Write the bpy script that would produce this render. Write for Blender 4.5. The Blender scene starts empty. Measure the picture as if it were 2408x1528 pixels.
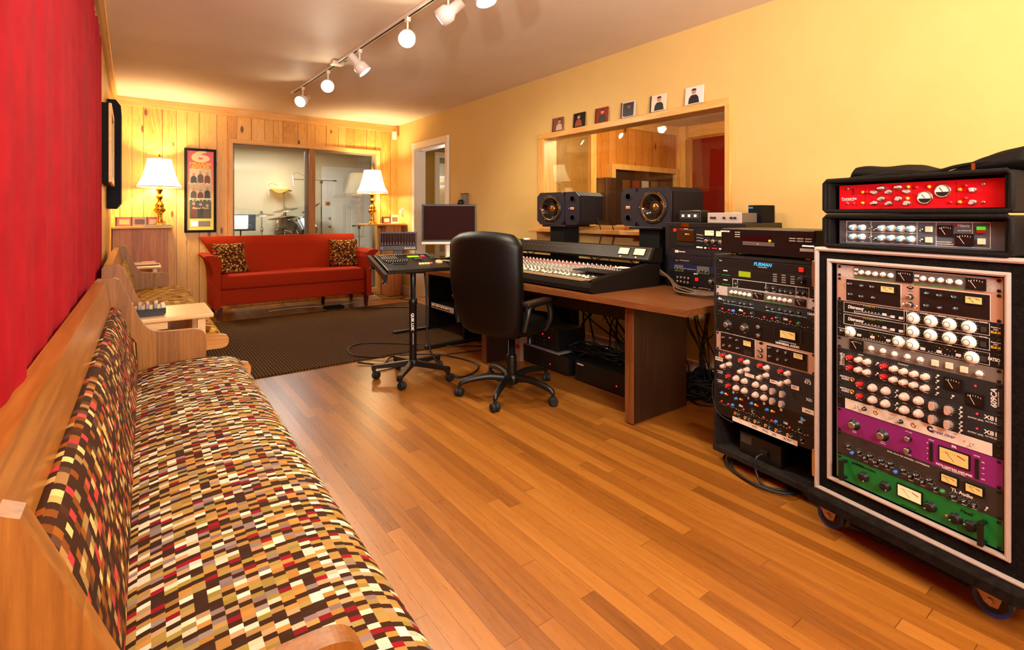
import bpy, bmesh, math, random
from mathutils import Vector, Matrix
random.seed(7)
C = bpy.context.scene.collection
SC = bpy.context.scene
R = math.radians
# ------------------------------------------------------------------ camera, world, exposure
YAW = math.atan(894/1212)
cd = bpy.data.cameras.new('camera'); cam = bpy.data.objects.new('camera', cd); C.objects.link(cam)
cam.location = (0, 0, 1.15); cam.rotation_euler = (R(90), 0, -YAW)
cd.sensor_width = 36; cd.lens = 1212/2408*36; cd.shift_y = -258/2408; cd.clip_start = .03; cd.clip_end = 80
SC.camera = cam
W = bpy.data.worlds.new('world'); SC.world = W; W.use_nodes = True
W.node_tree.nodes['Background'].inputs[0].default_value = (.9, .95, 1, 1)
W.node_tree.nodes['Background'].inputs[1].default_value = 6.0
vs = SC.view_settings
vs.view_transform = 'Standard'; vs.look = 'None'; vs.gamma = 1; vs.use_curve_mapping = False; vs.exposure = -0.12
try:
    SC.cycles.use_denoising = True; SC.cycles.max_bounces = 8; SC.cycles.diffuse_bounces = 5
    SC.cycles.sample_clamp_indirect = 6; SC.cycles.transparent_max_bounces = 12
    SC.cycles.caustics_reflective = False; SC.cycles.caustics_refractive = False
except Exception: pass
def light(name, kind, loc, power, col, **kw):
    d = bpy.data.lights.new(name, kind); d.energy = power; d.color = col
    for k, v in kw.items():
        if k not in ('dir', 'parent'): setattr(d, k, v)
    o = bpy.data.objects.new(name, d); C.objects.link(o); o.location = loc
    if 'dir' in kw: o.rotation_euler = Vector(kw['dir']).to_track_quat('-Z', 'Y').to_euler()
    return o
WARM = (1, .89, .68); LAMP = (1, .80, .44)
# the photographer's strobe beside the camera (it throws the lamp-head shadows on the ceiling)
light('studio_strobe', 'SPOT', (.02, .26, 1.80), 185, (1, .97, .92), shadow_soft_size=.05, spot_size=R(128), spot_blend=.9, dir=(.55, .80, .30))
# unseen fill lights added behind the camera, then lights of the neighbour rooms
light('rear_fill_uplight', 'AREA', (.9, -1.5, 1.3), 275, (1, .97, .90), shape='DISK', size=.9, dir=(.05, .35, 1))
light('rear_fill_light', 'AREA', (.35, -1.3, 2.2), 75, (1, .97, .93), shape='DISK', size=.7, dir=(.75, .55, -.42))
light('drum_room_light', 'AREA', (1.7, 8.3, 2.25), 70, (.93, .97, 1), shape='DISK', size=.8, dir=(0, 0, -1))
light('booth_fill_light', 'POINT', (3.9, 3.0, 2.0), 75, (1, .80, .55), shadow_soft_size=.12)  # unseen lamp added to brighten the booth
light('hallway_daylight', 'AREA', (4.35, 7.25, 1.5), 22, (.95, .97, 1), size=.7, dir=(-.4, -1, 0))

# ------------------------------------------------------------------ materials
def lin(h):
    if isinstance(h, (tuple, list)): return tuple(h)[:3]
    h = h.lstrip('#'); v = [int(h[i:i+2], 16)/255 for i in (0, 2, 4)]
    return tuple(x/12.92 if x <= .04045 else ((x+.055)/1.055)**2.4 for x in v)
MATS = {}
def mat(name, col=(.5, .5, .5), rough=.5, metal=0, emit=None, es=1, **kw):
    if name in MATS: return MATS[name]
    m = bpy.data.materials.new(name); m.use_nodes = True; MATS[name] = m
    b = m.node_tree.nodes['Principled BSDF']; c = lin(col)
    b.inputs['Base Color'].default_value = (*c, 1); b.inputs['Roughness'].default_value = rough
    b.inputs['Metallic'].default_value = metal
    if emit is not None:
        b.inputs['Emission Color'].default_value = (*lin(emit), 1); b.inputs['Emission Strength'].default_value = es
    for k, v in kw.items(): b.inputs[k.replace('_', ' ')].default_value = v
    m.diffuse_color = (*c, 1)
    return m
class NT:
    def __init__(s, name, rough=.5, metal=0):
        s.m = bpy.data.materials.new(name); s.m.use_nodes = True; s.t = s.m.node_tree; MATS[name] = s.m
        s.b = s.t.nodes['Principled BSDF']; s.b.inputs['Roughness'].default_value = rough; s.b.inputs['Metallic'].default_value = metal
    def n(s, ty, **kw):
        nd = s.t.nodes.new(ty)
        for k, v in kw.items(): setattr(nd, k, v)
        return nd
    def set(s, sock, v):
        if hasattr(v, 'links') or isinstance(v, bpy.types.NodeSocket): s.t.links.new(v, sock)
        else: sock.default_value = v
    def co(s, which='Object'): return s.n('ShaderNodeTexCoord').outputs[which]
    def xyz(s, v):
        q = s.n('ShaderNodeSeparateXYZ'); s.set(q.inputs[0], v); return q.outputs
    def com(s, x, y, z):
        q = s.n('ShaderNodeCombineXYZ')
        for i, v in enumerate((x, y, z)): s.set(q.inputs[i], v)
        return q.outputs[0]
    def ma(s, op, a, b=0.0, c=0.0):
        q = s.n('ShaderNodeMath', operation=op)
        for i, v in enumerate((a, b, c)): s.set(q.inputs[i], v)
        return q.outputs[0]
    def wn(s, v):
        q = s.n('ShaderNodeTexWhiteNoise', noise_dimensions='3D'); s.set(q.inputs[0], v); return q.outputs
    def noise(s, v, scale=5, detail=3, rough=.55, dist=0):
        q = s.n('ShaderNodeTexNoise'); s.set(q.inputs['Vector'], v); q.inputs['Scale'].default_value = scale
        q.inputs['Detail'].default_value = detail; q.inputs['Roughness'].default_value = rough; q.inputs['Distortion'].default_value = dist
        return q.outputs[0]
    def ramp(s, f, stops, const=False):
        q = s.n('ShaderNodeValToRGB'); s.set(q.inputs[0], f); e = q.color_ramp.elements
        if const: q.color_ramp.interpolation = 'CONSTANT'
        while len(e) < len(stops): e.new(.5)
        for i, (p, c) in enumerate(stops): e[i].position = p; e[i].color = (*lin(c), 1)
        return q.outputs[0]
    def mix(s, f, a, b, mode='MIX'):
        q = s.n('ShaderNodeMix', data_type='RGBA', blend_type=mode)
        s.set(q.inputs[0], f)
        for i, v in ((6, a), (7, b)):
            if isinstance(v, (str, tuple)): v = (*lin(v), 1)
            s.set(q.inputs[i], v)
        return q.outputs[2]
    def bump(s, h, st=.3, d=.01):
        q = s.n('ShaderNodeBump'); q.inputs['Strength'].default_value = st; q.inputs['Distance'].default_value = d
        s.set(q.inputs['Height'], h); s.t.links.new(q.outputs[0], s.b.inputs['Normal'])
    def base(s, c): s.set(s.b.inputs['Base Color'], c)
def wood(name, cols, axis=2, scale=1.0, rough=.4, stretch=14, strips=0):
    """plain timber, grain along the given object axis; strips glues boards of that width"""
    t = NT(name, rough); x = list(t.xyz(t.co())); q = [x[0], x[1], x[2]]
    o = [i for i in range(3) if i != axis]
    seed = 0.0
    if strips:
        seed = t.wn(t.com(t.ma('FLOOR', t.ma('DIVIDE', q[o[0]], strips)), t.ma('FLOOR', t.ma('DIVIDE', q[o[1]], strips)), 0))[0]
        seedo = t.ma('MULTIPLY', seed, 7.0)
    v = [None]*3
    for i in range(3): v[i] = t.ma('MULTIPLY', q[i], scale*(1.2 if i == axis else stretch))
    if strips: v[axis] = t.ma('ADD', v[axis], seedo)
    vec = t.com(*v)
    n1 = t.noise(vec, 1.6, 4, .6, 1.2); n2 = t.noise(vec, 9, 3, .7)
    f = t.ma('ADD', t.ma('MULTIPLY', n1, .75), t.ma('MULTIPLY', n2, .3))
    if strips: f = t.ma('ADD', f, t.ma('MULTIPLY', t.ma('SUBTRACT', seed, .5), .22))
    t.base(t.ramp(f, [(.28, cols[0]), (.52, cols[1]), (.75, cols[2])])); t.bump(n2, .08, .002)
    return t.m
def pine(name, axis, cols, dark='#7a3c10', knot='#5a2206', scale=1.0, width=.135):
    """knotty boards standing upright, seams across the given horizontal axis"""
    t = NT(name, .42); x = t.xyz(t.co()); h = x[axis]; z = x[2]
    hw = t.ma('ADD', h, t.ma('MULTIPLY', t.ma('SINE', t.ma('MULTIPLY', h, 13.0)), .028))
    u = t.ma('DIVIDE', hw, width); i = t.ma('FLOOR', u); fr = t.ma('FRACT', u)
    r = t.wn(t.com(i, 3.3, 1.7))[0]
    zz = t.ma('ADD', z, t.ma('MULTIPLY', r, 9.0))
    vec = t.com(t.ma('MULTIPLY', hw, 17.0*scale), t.ma('MULTIPLY', i, 3.1), t.ma('MULTIPLY', zz, 1.15*scale))
    n1 = t.noise(vec, 1.0, 3, .5, 1.5); n2 = t.noise(vec, 6.0, 3, .6)
    ring = t.ma('ABSOLUTE', t.ma('SINE', t.ma('MULTIPLY', n1, 26.0)))
    f = t.ma('ADD', t.ma('MULTIPLY', ring, .25), t.ma('ADD', t.ma('MULTIPLY', n2, .4), t.ma('MULTIPLY', r, .45)))
    c = t.ramp(f, [(.1, cols[0]), (.5, cols[1]), (.95, cols[2])])
    vo = t.n('ShaderNodeTexVoronoi', feature='F1'); vo.inputs['Scale'].default_value = 1.0; vo.inputs['Randomness'].default_value = 1.0
    t.set(vo.inputs['Vector'], t.com(t.ma('MULTIPLY', hw, 7.0), t.ma('MULTIPLY', i, 5.7), t.ma('MULTIPLY', zz, 2.6)))
    kn = t.ramp(vo.outputs['Distance'], [(.0, '#ffffff'), (.085, '#ffffff'), (.13, '#555555'), (.22, '#000000')])
    c = t.mix(t.ma('MULTIPLY', kn, .9), c, knot)
    seam = t.ma('LESS_THAN', t.ma('MINIMUM', fr, t.ma('SUBTRACT', 1.0, fr)), .018)
    c = t.mix(seam, c, dark); t.base(c)
    t.bump(t.ma('SUBTRACT', t.ma('MULTIPLY', n2, .05), seam), .5, .004)
    return t.m
def weave(name, cell, pal, rough=.9, wavy=True, dark='#38200f'):
    t = NT(name, rough); uv = t.co('UV'); x = t.xyz(uv)
    col = t.ma('FLOOR', t.ma('DIVIDE', x[1], cell[1]))
    off = t.ma('MULTIPLY', t.wn(t.com(col, 9.1, 2.2))[0], 1.0)
    ru = t.ma('ADD', t.ma('DIVIDE', x[0], cell[0]), off); row = t.ma('FLOOR', ru)
    t.b.inputs['Specular IOR Level'].default_value = .1; w = t.wn(t.com(col, row, .5))
    n = len(pal); c = t.ramp(w[0], [(i/n, p) for i, p in enumerate(pal)], True)
    ph = t.ma('FLOOR', t.ma('MULTIPLY', t.wn(t.com(col, 4.4, 8.8))[0], 7.0))
    md = t.ma('MODULO', t.ma('ADD', t.ma('ADD', row, ph), 7000.0), 7.0)
    dk = t.ma('MAXIMUM', t.ma('LESS_THAN', md, .5), t.ma('COMPARE', md, 3.0, .4))
    c = t.mix(dk, c, dark)
    if wavy:
        z = t.ma('ABSOLUTE', t.ma('SUBTRACT', t.ma('FRACT', t.ma('DIVIDE', x[1], .0068)), .5))
        s = t.ma('SINE', t.ma('MULTIPLY', t.ma('ADD', x[0], t.ma('MULTIPLY', z, .009)), 2*math.pi/.0034))
        on = t.ma('GREATER_THAN', t.xyz(w[1])[1], .55)
        c = t.mix(t.ma('MULTIPLY', t.ma('MULTIPLY', t.ma('MAXIMUM', s, 0.0), on), .62), c, '#3a2210')
    t.base(c); t.bump(t.noise(uv, 900, 2), .25, .001)
    return t.m
OAKF = None
def floor_mat():
    t = NT('oak_strip_floor', .3); x = t.xyz(t.co())
    u = t.ma('DIVIDE', x[0], .057); i = t.ma('FLOOR', u); fr = t.ma('FRACT', u)
    r1 = t.wn(t.com(i, 1.3, 7.7))[0]
    v = t.ma('DIVIDE', t.ma('ADD', x[1], t.ma('MULTIPLY', r1, 5.0)), t.ma('ADD', .75, t.ma('MULTIPLY', r1, .6)))
    j = t.ma('FLOOR', v); fv = t.ma('FRACT', v)
    r = t.wn(t.com(i, j, 2.0))[0]
    vec = t.com(t.ma('MULTIPLY', x[0], 30.0), t.ma('ADD', t.ma('MULTIPLY', x[1], 1.7), t.ma('MULTIPLY', r, 30.0)), t.ma('MULTIPLY', i, .7))
    n1 = t.noise(vec, 1.0, 4, .6, 1.0); n2 = t.noise(vec, 8, 3, .7)
    f = t.ma('ADD', t.ma('ADD', t.ma('MULTIPLY', n1, .45), t.ma('MULTIPLY', n2, .2)), t.ma('MULTIPLY', r, .36))
    c = t.ramp(f, [(.2, '#62360d'), (.42, '#844e17'), (.62, '#965e20'), (.9, '#ae7432')])
    gap = t.ma('MAXIMUM', t.ma('LESS_THAN', fr, .022), t.ma('LESS_THAN', fv, .0022))
    c = t.mix(t.ma('MULTIPLY', gap, .75), c, '#4a2208'); t.base(c)
    t.set(t.b.inputs['Roughness'], t.ma('ADD', .20, t.ma('MULTIPLY', n2, .22)))
    t.bump(t.ma('SUBTRACT', t.ma('MULTIPLY', n1, .15), gap), .25, .002)
    return t.m
def speckle(name, a, b, scale, rough=.8, bump=.2, d=.003):
    t = NT(name, rough); t.b.inputs['Specular IOR Level'].default_value = .5 if rough < .5 else .08; n = t.noise(t.co(), scale, 3, .7); t.base(t.ramp(n, [(.35, a), (.65, b)])); t.bump(n, bump, d); return t.m
M_floor = floor_mat()
M_pineb = pine('knotty_pine_back', 0, ['#f2c878', '#e4ac52', '#c07a2a'])
M_pinel = pine('knotty_pine_left', 1, ['#e9bf78', '#dda95a', '#c78d42'], width=.10)
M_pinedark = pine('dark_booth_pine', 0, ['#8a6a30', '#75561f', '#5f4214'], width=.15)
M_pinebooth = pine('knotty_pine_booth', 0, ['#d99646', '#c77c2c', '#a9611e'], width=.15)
M_trimw = wood('pine_trim', ['#c98a3e', '#dba354', '#e9ba72'], 0, 1, .4)
M_trimy = wood('pine_trim_y', ['#c98a3e', '#dba354', '#e9ba72'], 1, 1, .4)
M_trimz = wood('pine_trim_z', ['#c98a3e', '#dba354', '#e9ba72'], 2, 1, .4)
M_wall = speckle('yellow_wall_paint', '#d3b06a', '#d6b46f', 3, .55, .05)
M_ceil = speckle('ceiling_paint', '#dccab2', '#e0cfb8', 2, .6, .04)
M_white = mat('white_trim_paint', '#e6dcc8', .4)
M_oak = wood('pew_oak', ['#6c4012', '#8f5a1e', '#a66e2a'], 2, 1.1, .46, 22, .09)
M_oaky = wood('pew_oak_long', ['#7c4a18', '#9a6022', '#b07430'], 1, 1.0, .28, 24)
M_oakx = wood('pew_oak_cross', ['#a4662a', '#c58945', '#d69c58'], 0, 1.0, .35, 22)
M_birch = wood('birch_ply', ['#d2a468', '#dfb57c', '#ecc890'], 0, .8, .35, 18)
M_ply_edge = mat('ply_edge', '#c9a07c', .6)
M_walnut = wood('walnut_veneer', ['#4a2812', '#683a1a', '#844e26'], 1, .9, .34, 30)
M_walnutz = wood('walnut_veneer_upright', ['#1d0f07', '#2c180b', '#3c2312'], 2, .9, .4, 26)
M_walnute = wood('walnut_edge', ['#532a12', '#6b3b1a', '#834f26'], 2, .9, .35, 26)
M_cedar = wood('cedar_box', ['#8a4c22', '#b06a34', '#c98a52'], 2, .9, .45, 16, .1)
M_sofa = speckle('sofa_wool', '#942810', '#a22d11', 220, .85, .25, .002)
M_sofaleg = mat('dark_red_wood', '#4a140a', .4)
M_curtain = speckle('red_velour', '#920414', '#a4071a', 9, .95, .15, .004)
M_rug = None
def rug_mat():
    t = NT('ribbed_rug', .95); t.b.inputs['Specular IOR Level'].default_value = .1; x = t.xyz(t.co()); s = t.ma('SINE', t.ma('MULTIPLY', x[0], 2*math.pi/.022)); n = t.noise(t.co(), 90, 3)
    f = t.ma('ADD', t.ma('MULTIPLY', s, .3), n); t.base(t.ramp(f, [(.25, '#2a1a0a'), (.6, '#503619'), (.95, '#684826')])); t.bump(s, .5, .004); return t.m
M_rug = rug_mat()
PAL = ['#b08a4c', '#e4dcc4', '#8a1420', '#b0803c', '#85706c', '#98854a', '#38241a', '#b49068', '#7c1420', '#b88440', '#c9bb98', '#a0763a', '#8c7c74', '#dcd0ac', '#98843c', '#38241a', '#e4dcc4', '#a88850']
PALB = ['#3a1f10', '#8c5018', '#d8c07c', '#3a1f10', '#b5383a', '#8a4a14', '#5a3a2a', '#a88850', '#4a2814', '#8f5518', '#c04840', '#3a1f10', '#cfae68', '#7a4414', '#a37c4a', '#3a1f10']
M_seat = weave('tile_weave_seat', (.0122, .0205), PAL)
M_backc = weave('tile_weave_back', (.0205, .0165), PALB)
M_gold = weave('tile_weave_gold', (.014, .034), ['#7d4e18', '#b98a34', '#d8b054', '#a87828', '#5a3410', '#c79a3e', '#d8c07c', '#9a6a20', '#c28f36', '#8f3a18', '#b98a34', '#d8b054'], wavy=False, dark='#6e4c1c')
M_pillow = weave('pillow_weave', (.016, .016), ['#2c1408', '#a67a34', '#d9bf80', '#4a2410', '#8a1c18', '#a8792c', '#2c1408', '#bb9450', '#2c1408', '#7a5020'], wavy=False, dark='#5a3814')
M_black = mat('black_plastic', '#0d0b0a', .42); M_blackm = mat('black_satin_metal', '#14110f', .35, .3)
M_blk2 = mat('black_matte', '#080706', .75, Specular_IOR_Level=.2); M_dkgrey = mat('dark_grey', '#2a2725', .5)
M_leather = speckle('black_leather', '#050302', '#090605', 160, .42, .25, .002); M_leather.node_tree.nodes['Principled BSDF'].inputs['Specular IOR Level'].default_value = .22
M_chrome = mat('chrome', '#d8d2cc', .12, 1); M_steel = mat('brushed_steel', '#b9b0a8', .35, 1); M_alu = mat('aluminium_edge', '#cfc4ba', .32, .45)
M_brass = mat('polished_brass', '#e0a53c', .16, 1); M_gold2 = mat('gold_tone', '#d9a860', .3, 1)
M_rubber = mat('rubber', '#0a0a0b', .7)
M_screen = mat('dark_screen', '#2a0f0d', .7, Specular_IOR_Level=.08)
M_led = mat('red_led', '#ff1020', .4, 0, '#ff1428', 6); M_ledg = mat('green_led', '#20ff30', .4, 0, '#30ff40', 3); M_ledw = mat('white_led', '#fff0d0', .4, 0, '#ffe8c0', 3)
M_ledb = mat('blue_led', '#3040ff', .4, 0, '#4050ff', 5)
M_print = mat('white_print', '#ddd6cc', .6)
M_tape = mat('paper_tape', '#e2d6c4', .8)
def glass_mat(name, tint=(.96, .97, .95), ior=1.5):
    m = bpy.data.materials.new(name); m.use_nodes = True; t = m.node_tree; t.nodes.clear(); MATS[name] = m
    o = t.nodes.new('ShaderNodeOutputMaterial'); mx = t.nodes.new('ShaderNodeMixShader'); fr = t.nodes.new('ShaderNodeFresnel')
    ge = t.nodes.new('ShaderNodeNewGeometry'); mr = t.nodes.new('ShaderNodeMapRange'); mr.inputs['To Min'].default_value = ior; mr.inputs['To Max'].default_value = 1/ior; t.links.new(ge.outputs['Backfacing'], mr.inputs[0]); t.links.new(mr.outputs[0], fr.inputs[0])
    tr = t.nodes.new('ShaderNodeBsdfTransparent'); tr.inputs[0].default_value = (*tint, 1); gl = t.nodes.new('ShaderNodeBsdfGlossy'); gl.inputs['Roughness'].default_value = 0.0
    t.links.new(fr.outputs[0], mx.inputs[0]); t.links.new(tr.outputs[0], mx.inputs[1]); t.links.new(gl.outputs[0], mx.inputs[2]); t.links.new(mx.outputs[0], o.inputs[0]); return m
M_glass = glass_mat('window_glass')
def shade_mat():
    m = bpy.data.materials.new('lamp_shade_silk'); m.use_nodes = True; t = m.node_tree; t.nodes.clear(); MATS['shade'] = m
    o = t.nodes.new('ShaderNodeOutputMaterial'); a = t.nodes.new('ShaderNodeAddShader'); mx = t.nodes.new('ShaderNodeMixShader'); mx.inputs[0].default_value = .55
    d = t.nodes.new('ShaderNodeBsdfDiffuse'); d.inputs[0].default_value = (.85, .78, .6, 1); tl = t.nodes.new('ShaderNodeBsdfTranslucent'); tl.inputs[0].default_value = (.95, .85, .62, 1)
    e = t.nodes.new('ShaderNodeEmission'); e.inputs[0].default_value = (1, .86, .58, 1); e.inputs[1].default_value = .9
    t.links.new(d.outputs[0], mx.inputs[1]); t.links.new(tl.outputs[0], mx.inputs[2]); t.links.new(mx.outputs[0], a.inputs[0]); t.links.new(e.outputs[0], a.inputs[1]); t.links.new(a.outputs[0], o.inputs[0]); return m
M_shade = shade_mat()

# ------------------------------------------------------------------ mesh helpers
CNT = [0]
class MB:
    def __init__(s): s.bm = bmesh.new(); s.mats = []; s.uv = None
    def mi(s, m):
        if m not in s.mats: s.mats.append(m)
        return s.mats.index(m)
    def add(s, verts, faces, m=None, mx=None, smooth=False):
        vs_ = [s.bm.verts.new(mx @ Vector(v) if mx else v) for v in verts]; k = s.mi(m)
        out = []
        for f in faces:
            try: fc = s.bm.faces.new([vs_[i] for i in f])
            except ValueError: continue
            fc.material_index = k; fc.smooth = smooth; out.append(fc)
        return out
    def box(s, x0, x1, y0, y1, z0, z1, m=None, mx=None, bev=0):
        CNT[0] += 1; e = (CNT[0] % 5)*5e-5; x0, x1 = min(x0, x1)-e, max(x0, x1)+e; y0, y1 = min(y0, y1)-e, max(y0, y1)+e; z0, z1 = min(z0, z1)-e, max(z0, z1)+e
        if bev:
            t = bmesh.new(); bmesh.ops.create_cube(t, size=1)
            for v in t.verts: v.co = Vector(((x0+x1)/2+v.co.x*(x1-x0), (y0+y1)/2+v.co.y*(y1-y0), (z0+z1)/2+v.co.z*(z1-z0)))
            bmesh.ops.bevel(t, geom=t.edges[:], offset=bev, segments=2, profile=.5, affect='EDGES')
            t.verts.ensure_lookup_table(); idx = {v: i for i, v in enumerate(t.verts)}
            s.add([v.co.copy() for v in t.verts], [[idx[v] for v in f.verts] for f in t.faces], m, mx); t.free(); return s
        v = [(x, y, z) for x in (x0, x1) for y in (y0, y1) for z in (z0, z1)]
        s.add(v, [(0, 1, 3, 2), (4, 6, 7, 5), (0, 4, 5, 1), (2, 3, 7, 6), (0, 2, 6, 4), (1, 5, 7, 3)], m, mx); return s
    def prism(s, pts, axis, a, b, m=None, mx=None, smooth=False):
        """pts: 2D polygon; extruded along axis from a to b"""
        def P3(p, t):
            if axis == 0: return (t, p[0], p[1])
            if axis == 1: return (p[0], t, p[1])
            return (p[0], p[1], t)
        n = len(pts); v = [P3(p, a) for p in pts]+[P3(p, b) for p in pts]
        s.add(v, [tuple(range(n)), tuple(range(2*n-1, n-1, -1))], m, mx)
        s.add(v, [(i, (i+1) % n, n+(i+1) % n, n+i) for i in range(n)], m, mx, smooth); return s
    def lathe(s, prof, m=None, seg=24, mx=None, axis='z', smooth=True, cap=True):
        v = []; f = []; n = len(prof)
        for i in range(seg):
            a = 2*math.pi*i/seg; c, q = math.cos(a), math.sin(a)
            for r, h in prof: v.append((r*c, r*q, h) if axis == 'z' else ((r*c, -h, r*q) if axis == 'y' else (h, r*c, r*q)))
        for i in range(seg):
            j = (i+1) % seg
            for k in range(n-1): f.append((i*n+k, j*n+k, j*n+k+1, i*n+k+1))
        s.add(v, f, m, mx, smooth)
        if cap:
            for k in (0, n-1):
                if prof[k][0] > 1e-5: s.add([v[i*n+k] for i in range(seg)], [tuple(range(seg))], m, mx)
        return s
    def tube(s, pts, r, m=None, seg=8, mx=None):
        pts = [Vector(p) for p in pts]; n = len(pts); v = []; f = []
        rs = r if isinstance(r, (list, tuple)) else [r]*n; up = Vector((0, 0, 1)); last = None
        for i, p in enumerate(pts):
            d = (pts[min(i+1, n-1)]-pts[max(i-1, 0)]).normalized()
            if last is None: a = d.cross(up if abs(d.z) < .95 else Vector((1, 0, 0))).normalized()
            else: a = (last-d*last.dot(d)).normalized()
            last = a; b = d.cross(a)
            for k in range(seg):
                t = 2*math.pi*k/seg; v.append(p+(a*math.cos(t)+b*math.sin(t))*rs[i])
        for i in range(n-1):
            for k in range(seg): f.append((i*seg+k, i*seg+(k+1) % seg, (i+1)*seg+(k+1) % seg, (i+1)*seg+k))
        s.add(v, f, m, mx, True)
        s.add([v[k] for k in range(seg)], [tuple(range(seg))], m, mx); s.add([v[(n-1)*seg+k] for k in range(seg)], [tuple(range(seg))], m, mx); return s
    def grid(s, fn, nu, nv, m=None, mx=None, closed_v=False, uv=None, smooth=True):
        V = [[s.bm.verts.new(mx @ Vector(fn(i/nu, j/nv)) if mx else Vector(fn(i/nu, j/nv))) for j in range(nv+1 if not closed_v else nv)] for i in range(nu+1)]
        k = s.mi(m); lay = None
        if uv: lay = s.bm.loops.layers.uv.verify()
        nn = nv
        for i in range(nu):
            for j in range(nn):
                j2 = (j+1) % nv if closed_v else j+1
                fc = s.bm.faces.new((V[i][j], V[i+1][j], V[i+1][j2], V[i][j2])); fc.smooth = smooth; fc.material_index = k
                if lay:
                    for lp, (a, b) in zip(fc.loops, ((i, j), (i+1, j), (i+1, j+1), (i, j+1))): lp[lay].uv = uv(a/nu, b/nv)
        return V
    def mesh(s, name):
        bmesh.ops.recalc_face_normals(s.bm, faces=s.bm.faces[:])
        me = bpy.data.meshes.new(name); s.bm.to_mesh(me); s.bm.free()
        for m in s.mats: me.materials.append(m if m else M_black)
        return me
    def obj(s, name, parent=None, loc=None, rot=None, label=None, smooth=None):
        o = bpy.data.objects.new(name, s.mesh(name)); C.objects.link(o)
        if parent: o.parent = parent
        if loc is not None: o.location = loc
        if rot is not None: o.rotation_euler = rot
        if label: o['label'] = label
        return o
def spline(pts, n=8):
    P = [Vector(p) for p in pts]; out = []
    for i in range(len(P)-1):
        a = P[max(i-1, 0)]; b = P[i]; c = P[i+1]; d = P[min(i+2, len(P)-1)]
        for k in range(n):
            t = k/n; out.append(.5*((2*b)+(c-a)*t+(2*a-5*b+4*c-d)*t*t+(3*b-a-3*c+d)*t**3))
    out.append(P[-1]); return out
def thing(name, label, cat, loc=(0, 0, 0), rz=0, group=None):
    o = bpy.data.objects.new(name, None); C.objects.link(o); o.location = loc; o.rotation_euler = (0, 0, rz); o.empty_display_size = .05
    return tag(o, label, cat, group)
def tag(o, label, cat, group=None, kind=None):
    o['label'] = label; o['category'] = cat
    if group: o['group'] = group
    if kind: o['kind'] = kind
    return o
def struct(o): o['kind'] = 'structure'; return o
def inst(name, me, parent, loc, rot=(0, 0, 0), sc=1):
    o = bpy.data.objects.new(name, me); C.objects.link(o); o.parent = parent; o.location = loc; o.rotation_euler = rot
    if sc != 1: o.scale = (sc, sc, sc)
    return o
def copy_tree(o, parent=None):
    c = o.copy(); C.objects.link(c)
    if parent: c.parent = parent
    for ch in [q for q in bpy.data.objects if q.parent == o]: copy_tree(ch, c)
    return c
TXT = []
def text(parent, s, loc, size, m, rot=(R(90), 0, 0), align='CENTER', name='lettering', shear=0, sx=1, ext=.0004, bold=0):
    cu = bpy.data.curves.new('t', 'FONT'); cu.body = s; cu.size = size; cu.align_x = align; cu.align_y = 'CENTER'; cu.extrude = ext; cu.shear = shear; cu.offset = bold; cu.resolution_u = 3
    o = bpy.data.objects.new('t', cu); C.objects.link(o); o.scale = (sx, 1, 1)
    TXT.append((o, parent, loc, rot, m, name, sx)); return o
def flush_text():
    bpy.context.view_layer.update(); dg = bpy.context.evaluated_depsgraph_get()
    for o, parent, loc, rot, m, name, sx in TXT:
        me = bpy.data.meshes.new_from_object(o.evaluated_get(dg)); me.materials.clear(); me.materials.append(m)
        n = bpy.data.objects.new(name, me); C.objects.link(n); n.parent = parent; n.location = loc; n.rotation_euler = rot; n.scale = (sx, 1, 1)
        cu = o.data; bpy.data.objects.remove(o); bpy.data.curves.remove(cu)
RX = lambda a: Matrix.Rotation(a, 4, 'X'); RY = lambda a: Matrix.Rotation(a, 4, 'Y'); RZ = lambda a: Matrix.Rotation(a, 4, 'Z'); T = lambda *a: Matrix.Translation(a)
# ------------------------------------------------------------------ setting
XL, XR, YB, YF, ZC = -.175, 3.20, 7.22, -2.7, 2.48
struct(MB().box(XL-.15, 5.9, YF-.15, 9.6, -.12, 0, M_floor).obj('floor'))
struct(MB().box(XL-.15, XR+.15, YF-.15, YB+.1, ZC, ZC+.1, M_ceil).obj('ceiling'))
struct(MB().box(XL-.15, XL, YF-.1, YB+.14, 0, ZC, M_pinel).obj('wall_left'))
b = MB(); wx0, wx1, wz0, wz1 = 1.005, 2.885, .09, 2.05
b.box(XL, wx0, YB, YB+.14, 0, ZC, M_pineb); b.box(wx1, XR+.1, YB, YB+.14, 0, ZC, M_pineb); b.box(wx0, wx1, YB, YB+.14, wz1, ZC, M_pineb); b.box(wx0, wx1, YB, YB+.14, 0, wz0, M_pineb)
struct(b.obj('wall_back'))
b = MB(); wy0, wy1, vz0, vz1 = 1.92, 3.80, 1.055, 1.885; dy0, dy1, dz1 = 5.735, 6.615, 2.07
for y0, y1, z0, z1 in ((YF, wy0, 0, ZC), (wy0, wy1, 0, vz0), (wy0, wy1, vz1, ZC), (wy1, dy0, 0, ZC), (dy0, dy1, dz1, ZC), (dy1, YB+.14, 0, ZC)): b.box(XR, XR+.14, y0, y1, z0, z1, M_wall)
struct(b.obj('wall_right'))
struct(MB().box(XL-.1, XR+.14, YF-.12, YF, 0, ZC, M_wall).obj('wall_front'))
b = MB()
for y0, y1 in ((YF, dy0-.075), (dy1+.075, YB)): b.box(XR-.015, XR, y0, y1, 0, .12, M_white); b.box(XR-.02, XR, y0, y1, .11, .125, M_white)
struct(b.obj('baseboard_right'))
struct(MB().box(XL, XR, YB-.02, YB, ZC-.10, ZC, M_trimw, bev=.004).obj('trim_1'))
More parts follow.
